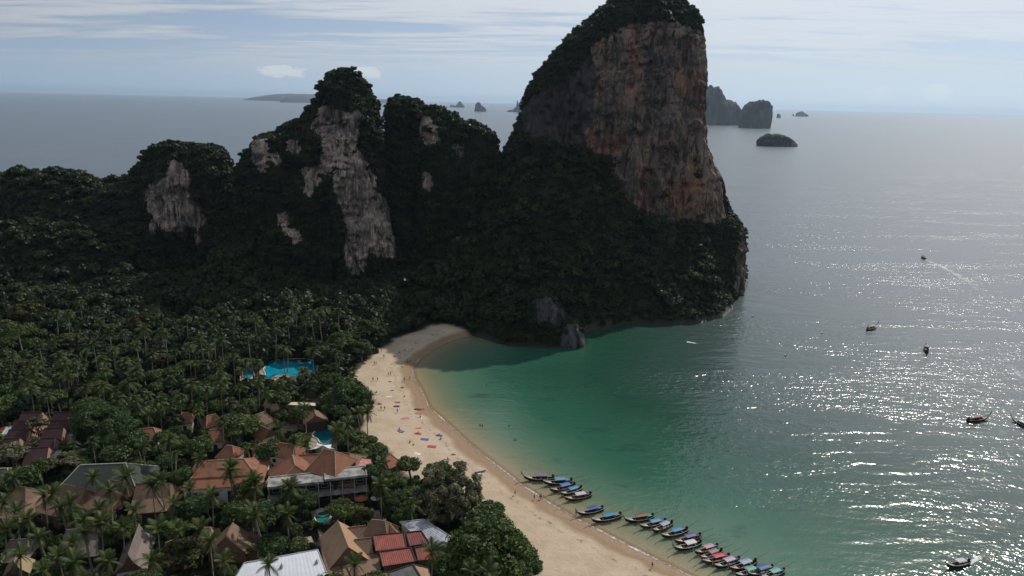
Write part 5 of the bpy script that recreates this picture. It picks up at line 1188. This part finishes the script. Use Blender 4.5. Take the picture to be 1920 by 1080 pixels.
for k in range(3): pr.add([(0, 0, 0), (.04, .17 * cos(k * 2.1) - .06 * sin(k * 2.1), .17 * sin(k * 2.1) + .06 * cos(k * 2.1)), (0, .24 * cos(k * 2.1), .24 * sin(k * 2.1)), (-.04, .17 * cos(k * 2.1) + .06 * sin(k * 2.1), .17 * sin(k * 2.1) - .06 * cos(k * 2.1))], [(0, 1, 2, 3)])
PRM = pr.mesh('propeller', M['steel'])
ld = MB()
for s in (-.2, .2): ld.tube([(s, 0, 1.0), (s, -.5, -.6)], .03, 5)
for k in range(4): ld.tube([(-.2, -.1 - .12 * k, .7 - .38 * k), (.2, -.1 - .12 * k, .7 - .38 * k)], .025, 4)
LDM = ld.mesh('ladder', M['white'])
rb = MB()
for k in range(5): a = k * 1.256; rb.box((.09 * cos(a), .09 * sin(a), -.25 - .05 * (k % 2)), (.05, .09, .75), a)
RBM = [rb.mesh('prow_ribbon', mat('prow_ribbons_' + n, c, .8, .3, 6)) for n, c in (('pink', (.5, .12, .2)), ('yellow', (.5, .36, .08)), ('green', (.12, .32, .14)))]


def canopy_mesh(c, nm):
    m = MB(); n = 7; L2, w = 1.75, .98
    for lay in (0, -.05): m.add([(x, w * u, .16 * (1 - u * u) + lay) for x in (-L2, -.6, .6, L2) for u in np.linspace(-1, 1, n)], [((i * n + k, (i + 1) * n + k, (i + 1) * n + k + 1, i * n + k + 1) if lay == 0 else (i * n + k, i * n + k + 1, (i + 1) * n + k + 1, (i + 1) * n + k)) for i in range(3) for k in range(n - 1)])
    for s in (-1, 1): m.box((0, s * .985, -.10), (2 * L2, .03, .22))
    return m.mesh('canopy', mat(nm, tuple(k * .78 for k in c), .55, .15, 2, spec=.3))


CAN = {k: canopy_mesh(c, k + '_canopy_cloth') for k, c in dict(violet=(.24, .14, .25), lightblue=(.10, .26, .42), blue=(.06, .16, .40), brightblue=(.05, .27, .52), silver=(.55, .50, .54), deepblue=(.02, .08, .30), cyan=(.03, .22, .38), rust=(.22, .075, .045), purple=(.10, .085, .22), lilac=(.42, .36, .48), pink=(.46, .29, .30), taupe=(.20, .165, .16), red=(.52, .055, .06), paleblue=(.28, .36, .48), mint=(.10, .38, .32), white=(.62, .62, .64)).items()}
tb = MB(); tb.add([(-.9, -.65, .02), (.9, -.65, .05), (.9, .65, .02), (-.9, .65, .04), (-.2, 0, .42), (.3, .1, .38)], [(0, 1, 5, 4), (1, 2, 5), (2, 3, 4, 5), (3, 0, 4)]); TARP = {k: tb.mesh('tarpaulin', mat(k + '_tarpaulin', c, .6, .2, 3)) for k, c in dict(blue=(.07, .20, .42), purple=(.11, .10, .25), green=(.12, .45, .30), red=(.45, .05, .05), grey=(.3, .3, .33)).items()}


def boat(label, bow, stern, can, hull='black', gun='white', tarp=None, ribbon=0, ladder=True, group='longtail boats moored along the sand', cover_bow=None):
    a, b = P(*bow, 0), P(*stern, 0); d = a - b; L = np.hypot(d[0], d[1]); c = (a + b) / 2; rz = math.atan2(d[1], d[0]); s = min(max(L / 9.0, .86), 1.16)
    t = thing('longtail_boat', (c[0], c[1], .12), label, 'boat', group, rz); t.scale = (s, s, s); t.rotation_euler = (rng.normal(0, .025), rng.normal(-.01, .012), rz)
    link('hull', BHm[hull], t); link('gunwale', BGm[gun], t); p = link('prow', BSm, t); link('foredeck', BDm, t); r = link('prow_ribbon', RBM[ribbon % 3], p); r.location = (5.62, 0, 2.65); r.rotation_euler = (0, -.35, 0)
    for x in (-2.9, 1.0, 2.2): w = link('thwart', THW, t); w.location = (x, 0, .38); w.scale[1] = 1.05 if x < 2 else .85
    cn = link('canopy', CAN[can], t); cn.location = (-.75, 0, 1.92)
    for x in (-2.35, -.75, .85):
        for y in (-.88, .88): q = link('post', PROPM, t); q.location = (x, y, .38)
    e = link('engine', EGM, t); e.location = (-4.55, 0, 1.25); sh = link('propeller_shaft', SFM, e); sh.location = (-.4, 0, .3); sh.rotation_euler = (0, rng.uniform(-.06, .14), rng.uniform(-.15, .15)); pp_ = link('propeller', PRM, e); pp_.location = (-4.72, 0, .86)
    if tarp: w = link('tarpaulin', TARP[tarp], t); w.location = (-3.3, 0, 1.35)
    if cover_bow: w = link('tarpaulin', TARP[cover_bow], t); w.location = (1.7, 0, .85); w.scale = (1.3, 1.2, 1)
    rp_ = MB().tube([(5.3, 0, 2.0), (6.8, rng.uniform(-.6, .6), .9), (9.2, rng.uniform(-1.5, 1.5), .15)], .03, 4).build('mooring_rope', M['cream'], t) if ladder else None
    if ladder: l = link('ladder', LDM, t); l.location = (2.1, -.92, .15)
    return t


Z4 = lambda x, y: (960 + x / 4.909, 860 + y / 4.909)
Z3 = lambda x, y: (1290 + x / 10.105, 1000 + y / 10.105)
Z5 = lambda x, y: (1150 + x / 5.486, 940 + y / 5.486)
for i, (lab, bw, stn, cn, hl, gu, tp) in enumerate((
    ('black longtail boat with a violet canopy, first in the row from the bay', Z4(118, 203), Z4(375, 197), 'violet', 'black', 'white', None),
    ('longtail boat with a light blue canopy beside the violet one', Z4(295, 250), Z4(540, 222), 'lightblue', 'black', 'white', 'grey'),
    ('longtail boat with a blue canopy, third from the bay end', Z4(358, 320), Z4(570, 262), 'blue', 'brown', 'pink', None),
    ('longtail boat with a bright blue canopy and white gunwales, fourth from the bay end', Z4(455, 350), Z4(632, 288), 'brightblue', 'black', 'white', None),
    ('brown longtail boat with a silver canopy, fifth from the bay end', Z4(492, 398), Z4(718, 350), 'silver', 'brown', 'pink', 'purple'),
    ('longtail boat with a deep blue canopy moored alone after the first five', Z4(612, 532), Z4(828, 480), 'deepblue', 'black', 'white', 'blue'),
    ('longtail boat with a cyan canopy next to the deep blue one', Z4(745, 597), Z4(992, 545), 'cyan', 'black', 'white', 'grey'),
    ('longtail boat with a rust brown canopy and a green tarpaulin astern', Z4(1048, 597), Z4(1290, 553), 'rust', 'black', 'white', 'green'),
    ('longtail boat with a light blue canopy right after the rust brown one', Z4(1188, 648), Z4(1405, 598), 'lightblue', 'brown', 'white', 'blue'),
    ('longtail boat with a pale blue canopy lying more steeply than its neighbours', Z4(1300, 692), Z4(1468, 610), 'paleblue', 'brown', 'pink', None),
    ('longtail boat with a teal blue canopy before the close white and lilac pair', Z4(1385, 738), Z4(1605, 678), 'cyan', 'black', 'white', None),
    ('longtail boat with a purple canopy, farther one of the close pair', Z5(640, 448), Z5(885, 378), 'purple', 'brown', 'pink', 'purple'),
    ('longtail boat with a white canopy, nearer one of the close pair', Z5(636, 520), Z5(890, 448), 'white', 'black', 'white', None),
    ('longtail boat with a pink canopy and a blue tarpaulin astern', Z3(145, 425), Z3(540, 285), 'pink', 'black', 'pink', 'blue'),
    ('longtail boat with a taupe canopy between the pink and the red one', Z3(240, 525), Z3(620, 370), 'taupe', 'brown', 'pink', None),
    ('longtail boat with a bright red canopy', Z3(292, 605), Z3(760, 480), 'red', 'brown', 'white', 'red'),
    ('longtail boat with a lilac canopy just below the red one', Z3(512, 692), Z3(950, 535), 'lilac', 'black', 'white', 'purple'),
    ('longtail boat with a pale blue canopy near the bottom edge', Z3(812, 742), Z3(1270, 585), 'paleblue', 'black', 'pink', None),
    ('longtail boat with a mint green cover cut by the bottom edge', Z3(930, 850), Z3(1330, 720), 'mint', 'black', 'white', 'green'),
    ('longtail boat with a deep blue canopy at the bottom edge', Z3(1150, 850), Z3(1580, 685), 'deepblue', 'black', 'white', 'grey'),
    ('longtail boat with a mint green canopy, last of the row at the bottom edge', Z3(1420, 890), Z3(1780, 755), 'mint', 'black', 'white', 'blue'))):
    boat(lab, bw, stn, cn, hl, gu, tp, i, i % 3 != 1)
ga = 'longtail boats out on the water'
boat('dark longtail boat with its bow to the right, afloat in the glitter', (1851, 787), (1815, 791), 'rust', 'black', 'pink', None, 1, False, ga)
boat('longtail boat with a white canopy cut by the right edge', (1899, 790), (1930, 804), 'white', 'black', 'white', None, 1, False, ga)
boat('longtail boat with a pale canopy trailing a foamy wake at the lower right', (1777, 1066), (1814, 1057), 'silver', 'black', 'white', None, 2, False, ga)
boat('small dark longtail boat offshore with its bow to the right', (1644, 614), (1626, 620), 'taupe', 'black', 'white', None, 0, False, ga)
boat('dark longtail boat offshore seen nearly end on', (1738.5, 663), (1735, 652), 'taupe', 'black', 'white', None, 0, False, ga)
# speed boat and small craft
def speedboat(bow, stern):
    a, b = P(*bow), P(*stern); d = a - b; t = thing('speedboat', ((a + b) / 2)[:2].tolist() + [.2], 'dark speedboat at the head of the long foamy wake', 'speedboat', None, math.atan2(d[1], d[0]))
    m = MB(); T = np.linspace(0, 1, 9); x = T * 9 - 4.5; hb = np.interp(T, [0, .5, .8, 1], [1.2, 1.3, .9, .05]); k = np.interp(T, [0, .7, 1], [-.3, -.2, .8]); s = np.interp(T, [0, 1], [.8, 1.35]); vs = []
    for i in range(9): vs += [(x[i], -hb[i], s[i]), (x[i], -hb[i] * .8, (s[i] + k[i]) / 2 - .1), (x[i], 0, k[i]), (x[i], hb[i] * .8, (s[i] + k[i]) / 2 - .1), (x[i], hb[i], s[i])]
    m.add(vs, [(i * 5 + j, i * 5 + j + 1, i * 5 + j + 6, i * 5 + j + 5) for i in range(8) for j in range(4)] + [(i * 5 + 4, i * 5, i * 5 + 5, i * 5 + 9) for i in range(8)] + [(0, 1, 2, 3, 4)]); m.build('hull', M['darkwood'], t)
    MB().box((-.5, 0, 2.0), (3.4, 2.1, .1)).build('canopy', M['darkwood'], t)
    for xx in (-2, 1):
        for yy in (-.95, .95): MB().tube([(xx, yy, .9), (xx, yy, 1.98)], .04, 5).build('post', M['steel'], t)
    e = MB(); e.box((-4.8, 0, 1.0), (.5, .9, .8)); e.build('engine', M['engine'], t)


speedboat((1726.5, 482), (1734.5, 486.5))


def canoe(label, p, q, c, nm, grp, z=None):
    a, b = P(*p, 1.2 if z is None else z), P(*q, 1.2 if z is None else z); d = b - a; L = np.hypot(d[0], d[1]); zz = gz_at(*((a + b) / 2)[:2]) if z is None else z
    m = MB(); n = 9; vs = []
    for i in range(n):
        u = i / (n - 1); w = .42 * sin(pi * u) ** .6 + .01; h = .28 + .22 * (2 * u - 1) ** 4; vs += [((u - .5) * L, -w, h), ((u - .5) * L, 0, 0), ((u - .5) * L, w, h), ((u - .5) * L, 0, h - .12)]
    m.add(vs, [(i * 4 + j, i * 4 + (j + 1) % 4, i * 4 + 4 + (j + 1) % 4, i * 4 + 4 + j) for i in range(n - 1) for j in range(4)]); me = m.mesh(nm, mat(nm + '_' + label.split()[0], c, .4, .1, 3))
    o = link(nm, me); o.location = (*((a + b) / 2)[:2], zz + .03); o.rotation_euler = (0, 0, math.atan2(d[1], d[0])); return tag(o, label, nm, grp)


canoe('dark blue kayak drawn up on the sand', (890, 883.5), (911, 880), (.03, .05, .16), 'kayak', 'kayaks'); canoe('white kayak lying beside the dark blue one', (894, 888), (903, 885), (.7, .7, .68), 'kayak', 'kayaks')
for lab, p, q in (('tiny dark kayak afloat nearest the tall tower', (1409, 593), (1413, 592)), ('tiny dark kayak afloat with a pale wake beside it', (1539, 625), (1543.5, 624)), ('tiny dark kayak afloat below the other two', (1471, 667.5), (1474.5, 665.5))):
    canoe(lab, p, q, (.03, .03, .03), 'kayak', 'kayaks', 0.05)

# ------------------------------------------------------------------ foam, wakes
def foam_mat():
    m, t, out = newmat('sea_foam'); tc = t.add('ShaderNodeTexCoord').outputs['Object']; e = t.add('ShaderNodeAttribute', attribute_name='dens').outputs['Fac']
    n = t.math('ADD', t.math('MULTIPLY', t.noise(tc, .9, 4, .7), .65), t.math('MULTIPLY', t.noise(tc, .13, 3, .6), .45)); k = t.sstep(t.math('SUBTRACT', t.math('ADD', n, e), 1.0), 0.0, .22)
    d = t.add('ShaderNodeBsdfDiffuse', {'Color': (.72, .74, .74, 1)}); tr = t.add('ShaderNodeBsdfTransparent'); mx = t.add('ShaderNodeMixShader', {0: t.math('MULTIPLY', k, .85), 1: tr.outputs[0], 2: d.outputs[0]}); t.l.new(mx.outputs[0], out.inputs[0]); return m


M['foam'] = foam_mat()


def ribbon(name, label, line, w0, w1, d0, d1, z=.05):
    pts = [np.array(p, float) for p in line]; res = []
    for a, b in zip(pts[:-1], pts[1:]):
        n = max(2, int(np.linalg.norm(b - a) / 2)); res += [a + (b - a) * i / n for i in range(n)]
    res.append(pts[-1]); n = len(res); V, D, F = [], [], []
    for i, p in enumerate(res):
        t = res[min(i + 1, n - 1)] - res[max(i - 1, 0)]; t = t / (np.linalg.norm(t) + 1e-9); s = np.array([-t[1], t[0]]); u = i / (n - 1); w = (w0 + (w1 - w0) * u) * (1 + .35 * float(vnoise(i * .21, 3.3, 0, 5))); dd = d0 + (d1 - d0) * u
        for k, e in ((-1, 0), (-.45, 1), (.45, 1), (1, 0)): q = p + s * w * k; V.append((q[0], q[1], z)); D.append(dd * e)
    F = [(i * 4 + k, i * 4 + k + 1, i * 4 + 5 + k, i * 4 + 4 + k) for i in range(n - 1) for k in range(3)]
    me = np_mesh(name, np.array(V), np.array(F), M['foam']); fattr(me, 'dens', D); return tag(link(name, me), label, kind='stuff')


def off(line, o):
    out = []
    for i, p in enumerate(line): t = np.array(line[min(i + 1, len(line) - 1)]) - np.array(line[max(i - 1, 0)]); t = t / np.linalg.norm(t); out.append(np.array(p) + o * np.array([t[1], -t[0]]))
    return out


ribbon('shore_foam', 'thin white line of foam where wavelets run up the sand', off(beach_line[3:], .7), .7, .6, .53, .48, .06)
ribbon('shore_foam', 'faint second line of foam just off the sand', off(beach_line[3:24], 3.4), .4, .4, .2, .2, .02)
G2 = lambda *ps: [P(*p)[:2] for p in ps]
ribbon('boat_wake', 'long pale wake trailing behind the speedboat', G2((1735, 487), (1760, 497), (1800, 518), (1850, 552), (1925, 612)), 1.5, 11, .62, .36)
ribbon('boat_wake', 'old wake crossing the glitter at the right edge', G2((1760, 588), (1800, 618), (1850, 652), (1930, 712)), 2, 7, .20, .52)
ribbon('boat_wake', 'churned foam behind the longtail boat at the lower right', G2((1815, 1057), (1832, 1048), (1848, 1038), (1875, 1026)), 1.2, .8, .75, .3)
ribbon('boat_wake', 'pale patch of foam in the bay below the tower', G2((1288, 641), (1300, 643), (1314, 645)), 1.4, 1.0, .7, .45)

# ------------------------------------------------------------------ people on the beach
SKIN = mat('sun_tanned_skin', (.25, .13, .085), .6, .1, 5)


def body(name, joints, edges, root):
    """one continuous figure grown over a skeleton: joints name -> (xyz, radius)"""
    nm = list(joints); me = bpy.data.meshes.new(name); me.from_pydata([joints[k][0] for k in nm], [(nm.index(a), nm.index(b)) for a, b in edges], [])
    o = bpy.data.objects.new(name, me); COL.objects.link(o); md = o.modifiers.new('skin', 'SKIN'); sv = me.skin_vertices if me.skin_vertices else None
    if not me.skin_vertices: me.skin_vertices.new() if hasattr(me.skin_vertices, 'new') else None
    lay = me.skin_vertices[0].data if me.skin_vertices else None
    if lay:
        for i, k in enumerate(nm): r = joints[k][1]; lay[i].radius = (r, r); lay[i].use_root = (k == root)
    ss = o.modifiers.new('smooth', 'SUBSURF'); ss.levels = 1; ss.render_levels = 1
    dg = bpy.context.evaluated_depsgraph_get(); ev = o.evaluated_get(dg); m2 = bpy.data.meshes.new_from_object(ev); m2.name = 'person'; m2.materials.clear(); m2.materials.append(SKIN); m2.polygons.foreach_set('use_smooth', [True] * len(m2.polygons))
    bpy.data.objects.remove(o); bpy.data.meshes.remove(me); return m2


ED = [('pel', 'wai'), ('wai', 'che'), ('che', 'nec'), ('nec', 'hd0'), ('hd0', 'hd1'), ('che', 'shl'), ('shl', 'ell'), ('ell', 'wrl'), ('wrl', 'hal'), ('che', 'shr'), ('shr', 'elr'), ('elr', 'wrr'), ('wrr', 'har'), ('pel', 'hil'), ('hil', 'knl'), ('knl', 'anl'), ('anl', 'tol'), ('pel', 'hir'), ('hir', 'knr'), ('knr', 'anr'), ('anr', 'tor')]
RAD = dict(pel=.15, wai=.125, che=.15, nec=.062, hd0=.088, hd1=.082, shl=.062, shr=.062, ell=.046, elr=.046, wrl=.034, wrr=.034, hal=.042, har=.042, hil=.092, hir=.092, knl=.062, knr=.062, anl=.042, anr=.042, tol=.038, tor=.038)


def pose(**k): return {n: (k[n], RAD[n]) for n in RAD}


STAND = pose(pel=(0, 0, .93), wai=(0, 0, 1.1), che=(0, 0, 1.32), nec=(0, 0, 1.48), hd0=(.01, 0, 1.58), hd1=(.02, 0, 1.68), shl=(0, .2, 1.4), ell=(-.03, .27, 1.13), wrl=(.05, .28, .9), hal=(.07, .27, .81), shr=(0, -.2, 1.4), elr=(-.03, -.27, 1.13), wrr=(.05, -.28, .9), har=(.07, -.27, .81), hil=(0, .1, .88), knl=(.02, .11, .49), anl=(-.02, .11, .08), tol=(.14, .13, .03), hir=(0, -.1, .88), knr=(.02, -.11, .49), anr=(-.02, -.11, .08), tor=(.14, -.13, .03))
WALK = pose(pel=(0, 0, .92), wai=(.01, 0, 1.09), che=(.03, 0, 1.31), nec=(.05, 0, 1.47), hd0=(.07, 0, 1.57), hd1=(.08, 0, 1.67), shl=(.03, .2, 1.39), ell=(-.14, .25, 1.14), wrl=(-.16, .25, .92), hal=(-.15, .25, .83), shr=(.03, -.2, 1.39), elr=(.12, -.25, 1.14), wrr=(.28, -.23, .98), har=(.34, -.22, .92), hil=(0, .1, .87), knl=(.22, .1, .5), anl=(.26, .1, .1), tol=(.42, .11, .06), hir=(0, -.1, .87), knr=(-.05, -.1, .47), anr=(-.36, -.1, .2), tor=(-.3, -.1, .05))
SIT = pose(pel=(0, 0, .14), wai=(-.06, 0, .3), che=(-.1, 0, .52), nec=(-.09, 0, .68), hd0=(-.06, 0, .78), hd1=(-.04, 0, .88), shl=(-.1, .2, .6), ell=(-.24, .26, .36), wrl=(-.3, .28, .1), hal=(-.26, .28, .04), shr=(-.1, -.2, .6), elr=(-.24, -.26, .36), wrr=(-.3, -.28, .1), har=(-.26, -.28, .04), hil=(.04, .1, .13), knl=(.42, .14, .38), anl=(.72, .13, .08), tol=(.84, .14, .06), hir=(.04, -.1, .13), knr=(.46, -.13, .22), anr=(.84, -.12, .08), tor=(.9, -.13, .18))
LIE = pose(pel=(0, 0, .14), wai=(-.17, 0, .13), che=(-.4, 0, .15), nec=(-.56, 0, .13), hd0=(-.66, 0, .13), hd1=(-.76, 0, .14), shl=(-.47, .2, .13), ell=(-.24, .36, .07), wrl=(0, .38, .05), hal=(.08, .36, .05), shr=(-.47, -.2, .13), elr=(-.6, -.4, .07), wrr=(-.78, -.26, .06), har=(-.82, -.18, .06), hil=(.06, .1, .12), knl=(.45, .13, .12), anl=(.86, .14, .06), tol=(.93, .16, .14), hir=(.06, -.1, .12), knr=(.45, -.12, .2), anr=(.84, -.13, .06), tor=(.9, -.14, .14))
BODY = {k: body('person', v, ED, 'pel') for k, v in dict(stand=STAND, walk=WALK, sit=SIT, lie=LIE).items()}
def wear(nm, c, r0, r1, ax): return MB().tube([c[0], c[1]], [r0, r1], 10).mesh(nm, M['darkwood'], True)
SUIT = {k: wear('swimwear', [tuple(np.array(v['pel'][0]) - .10 * d), tuple(np.array(v['pel'][0]) + .13 * d)], .215, .185, 0) for k, v, d in (('stand', STAND, np.array([0, 0, 1])), ('walk', WALK, np.array([0, 0, 1])), ('sit', SIT, np.array([-.3, 0, .9])), ('lie', LIE, np.array([-1, 0, 0])))}
HAIR = {k: MB().ball(tuple(np.array(v['hd1'][0]) + np.array(o)), (.10, .10, .085), 8, 5).mesh('hair', M['engine'], True) for k, v, o in (('stand', STAND, (-.03, 0, .03)), ('walk', WALK, (-.03, 0, .03)), ('sit', SIT, (-.03, 0, .03)), ('lie', LIE, (-.04, 0, .02)))}
WEAR = {k: mat(k + '_swimwear', c, .8, .1, 4) for k, c in dict(dark=(.02, .02, .025), blue=(.03, .08, .28), red=(.45, .04, .05), white=(.6, .6, .6), pink=(.5, .16, .22), green=(.06, .2, .12)).items()}


def person(p, ps, w, label, yaw=None, z=None, group='people on the beach'):
    q = P(*p, 1.4 if z is None else z); zz = gz_at(q[0], q[1]) if z is None else z
    if z is None: q = P(*p, max(zz, 0))
    o = link('person', BODY[ps]); o.location = (q[0], q[1], max(zz, -.35) if z is None else z); o.rotation_euler = (0, 0, rng.uniform(0, 6.28) if yaw is None else yaw); s = rng.uniform(.97, 1.08); o.scale = (s, s, s); tag(o, label, 'person', group)
    c = link('swimwear', SUIT[ps], o); c.material_slots[0].link = 'OBJECT'; c.material_slots[0].material = WEAR[w]; link('hair', HAIR[ps], o); return o


Z6 = lambda x, y: (640 + x / 3.6, 600 + y / 3.6)
for p, ps, w, lab in (
    (Z6(272, 216), 'stand', 'dark', 'person standing at the shaded tree edge far up the beach'), (Z6(288, 256), 'stand', 'dark', 'person standing in the shade just below the shaded tree edge'),
    (Z6(224, 302), 'walk', 'dark', 'left one of two people where the sunlit sand begins'), (Z6(235, 302), 'stand', 'blue', 'right one of two people where the sunlit sand begins'),
    (Z6(317, 374), 'stand', 'dark', 'left one of a standing pair on the shadow line'), (Z6(331, 374), 'stand', 'red', 'right one of a standing pair on the shadow line'),
    (Z6(447, 288), 'walk', 'dark', 'left one of a pair walking in the shade near the water'), (Z6(467, 290), 'walk', 'dark', 'right one of a pair walking in the shade near the water'),
    (Z6(425, 412), 'stand', 'dark', 'person on the shadow line a few steps from the water'), (Z6(458, 404), 'walk', 'dark', 'person at the water edge on the shadow line'),
    (Z6(214, 411), 'stand', 'dark', 'left one of two standing near the upper left tree edge'), (Z6(244, 411), 'stand', 'green', 'right one of two standing near the upper left tree edge'),
    (Z6(269, 608), 'walk', 'dark', 'left one of two people walking by the lone beach palm'), (Z6(293, 608), 'walk', 'blue', 'right one of two people walking by the lone beach palm'),
    (Z6(378, 627), 'stand', 'dark', 'person standing alone right of the lone beach palm'), (Z6(485, 978), 'walk', 'dark', 'left one of a pair walking above the big feathery tree'), (Z6(497, 978), 'walk', 'red', 'right one of a pair walking above the big feathery tree'),
    (Z4(27, 335), 'walk', 'dark', 'person on the sand left of the first violet canopied boat'), (Z4(205, 375), 'stand', 'dark', 'person at the water edge below the first boats'), (Z4(256, 374), 'walk', 'dark', 'left one of a close pair at the water edge below the first boats'), (Z4(270, 372), 'walk', 'dark', 'right one of a close pair at the water edge below the first boats'),
    (Z4(1290, 1003), 'walk', 'dark', 'lone person walking on the wet sand near the bottom edge'), (Z4(590, 520), 'stand', 'dark', 'person standing at the bow of the deep blue canopied boat')):
    person(p, ps, w, lab)
TW = {k: mat(k + '_towel_cloth', c, .9, .15, 3) for k, c in dict(red=(.42, .07, .05), orange=(.50, .16, .07), pink=(.46, .20, .22), blue=(.08, .10, .38), white=(.65, .64, .62), dark=(.035, .04, .07), violet=(.18, .12, .28)).items()}
tw = MB(); tw.add([(x * 1.0, y * .5, .05 + .025 * sin(x * 5 + y * 3)) for x in np.linspace(-1, 1, 6) for y in (-1, 0, 1)], [(i * 3 + k, i * 3 + 3 + k, i * 3 + 4 + k, i * 3 + 1 + k) for i in range(5) for k in (0, 1)]); TWM = {k: tw.mesh('beach_towel', m) for k, m in TW.items()}


def towel(p, c, lab, s=1.0, yaw=None):
    q = P(*p, 1.3); q = P(*p, gz_at(q[0], q[1])); o = link('beach_towel', TWM[c]); o.location = (q[0], q[1], gz_at(q[0], q[1]) + .05); o.scale = (s, s * 1.1, 1); o.rotation_euler = (0, 0, rng.normal(0, .25) if yaw is None else yaw); return tag(o, lab, 'towel', 'towels spread on the sand')


for p, c, s, lab in ((Z6(378, 556), 'red', 1.1, 'red towel nearest the upper middle of the sunlit sand'), (Z6(372, 583), 'dark', 1.2, 'dark towel just below the upper red one'), (Z6(513, 604), 'dark', 1.3, 'dark left mat of the long patterned row by the water'), (Z6(527, 603), 'violet', 1.2, 'violet middle mat of the long patterned row by the water'), (Z6(541, 601), 'red', 1.2, 'red right mat of the long patterned row by the water'), (Z6(520, 630), 'orange', 1.5, 'orange towel just below the long patterned row'), (Z6(430, 665), 'pink', 1.5, 'pink towel in the middle of the sunlit sand'), (Z6(400, 752), 'violet', 1.4, 'violet towel right of the lone beach palm'), (Z6(518, 731), 'orange', 1.1, 'thin orange towel above the red one with a sunbather'), (Z6(515, 768), 'red', 1.3, 'red towel with a sunbather in the middle of the sand'), (Z6(562, 806), 'blue', 1.5, 'bright blue towel lying empty'), (Z6(660, 780), 'blue', 1.3, 'blue towel with a sitting person near the water'), (Z6(610, 855), 'red', 1.6, 'large red towel lying empty above the kayaks'), (Z6(515, 904), 'white', 1.4, 'white towel left of the big red one'), (Z6(320, 520), 'white', 1.3, 'white towel near the upper left of the sunlit sand'), (Z6(822, 968), 'dark', 1.2, 'dark towel just above the two kayaks'), (Z6(255, 568), 'red', 1.0, 'red towel close to the upper left trees'), (Z6(533, 668), 'white', .9, 'small white towel below the orange one')):
    towel(p, c, lab, s)
for p, ps, w, lab in ((Z6(404, 456), 'lie', 'dark', 'left sunbather of a pair just below the shadow line'), (Z6(416, 460), 'sit', 'dark', 'right one of a resting pair just below the shadow line'), (Z6(343, 477), 'lie', 'dark', 'sunbather alone below the shadow line, left of the pair'), (Z6(425, 517), 'lie', 'dark', 'sunbather near the water between shadow line and patterned row'), (Z6(236, 490), 'sit', 'dark', 'person sitting near the upper left trees'), (Z6(330, 416), 'lie', 'white', 'sunbather right on the shadow line'), (Z6(393, 222), 'sit', 'dark', 'left one of two sitting far up the shaded beach'), (Z6(430, 209), 'sit', 'dark', 'right one of two sitting far up the shaded beach'), (Z6(357, 245), 'lie', 'dark', 'sunbather far up the shaded beach'), (Z6(342, 299), 'lie', 'white', 'sunbather in the shade level with the sunlit pair'), (Z6(411, 318), 'lie', 'dark', 'sunbather in the middle of the shaded sand'), (Z6(372, 582), 'lie', 'dark', 'sunbather on the dark towel below the upper red one'), (Z6(533, 660), 'sit', 'white', 'person sitting on the sand below the orange towel'), (Z6(392, 740), 'sit', 'pink', 'upper one of two sitting right of the lone beach palm'), (Z6(397, 757), 'lie', 'white', 'lower one of two resting right of the lone beach palm'), (Z6(517, 766), 'sit', 'red', 'sunbather sitting on the red towel'), (Z6(660, 779), 'sit', 'blue', 'person sitting on the blue towel near the water'), (Z6(670, 805), 'sit', 'dark', 'person sitting just below the blue towel near the water'), (Z6(463, 827), 'sit', 'dark', 'person sitting left of the large red towel'), (Z6(486, 844), 'lie', 'dark', 'sunbather lying left of the large red towel'), (Z6(757, 910), 'lie', 'dark', 'sunbather lying nearest the water above the kayaks'), (Z6(720, 942), 'sit', 'red', 'person sitting beside the tip of the big feathery tree'), (Z6(500, 160), 'sit', 'white', 'person sitting at the far bend of the beach'), (Z6(615, 104), 'sit', 'dark', 'person sitting at the far shaded end of the beach'), (Z6(255, 567), 'sit', 'red', 'sunbather on the red towel by the upper left trees')):
    person(p, ps, w, lab)
gw = 'bathers in the bay'
for p, lab in ((Z6(937, 728), 'bather waist deep left of the middle of the bay'), (Z6(952, 733), 'second bather close beside the left one in the bay'), (Z6(1133, 732), 'lone bather in the middle of the bay'), (Z6(1165, 828), 'left one of two bathers off the boats'), (Z6(1179, 828), 'right one of two bathers off the boats'), (Z6(980, 458), 'bather at the edge of the tower shadow'), (Z6(1162, 428), 'bather right on the edge of the tower shadow, farther out'), (Z6(1040, 245), 'left one of three bathers under the rocks'), (Z6(1062, 240), 'middle one of three bathers under the rocks'), (Z6(1136, 240), 'right one of three bathers under the rocks'), (Z6(1160, 182), 'left bather close to the rocky shore'), (Z6(1173, 182), 'right bather close to the rocky shore'), (Z6(600, 340), 'bather in the shaded shallows'), (Z6(1000, 300), 'bather in the shaded middle water'), (Z4(460, 372), 'person wading by the silver canopied boat')):
    person(p, 'stand', 'dark', lab, None, -.95, gw)

# ------------------------------------------------------------------ tell look-alike trees apart by their place
ORD = ['leftmost', 'second from left', 'third from left', 'fourth from left', 'fifth from left', 'sixth from left', 'seventh from left', 'eighth from left', 'ninth from left', 'tenth from left', 'eleventh from left', 'twelfth from left']
same = {}
for o in COL.objects:
    if o.parent is None and o.get('category') in ('palm tree', 'tree') and o.get('label'): same.setdefault(o['label'], []).append(o)
for lab, os_ in same.items():
    if len(os_) < 2: continue
    os_.sort(key=lambda o: o.location[1]); nr = 1 if len(os_) <= 6 else (2 if len(os_) <= 16 else 3)
    for r_ in range(nr):
        row = os_[r_ * len(os_) // nr:(r_ + 1) * len(os_) // nr]; row.sort(key=lambda o: PIX(np.array(o.location))[0]); pre = '' if nr == 1 else (['nearer ', 'farther '] if nr == 2 else ['nearer ', 'middle ', 'farther '])[r_]
        for k, o in enumerate(row): o['label'] = pre + lab + (', ' + ORD[min(k, 11)] if k < len(row) - 1 or k == 0 else ', rightmost')
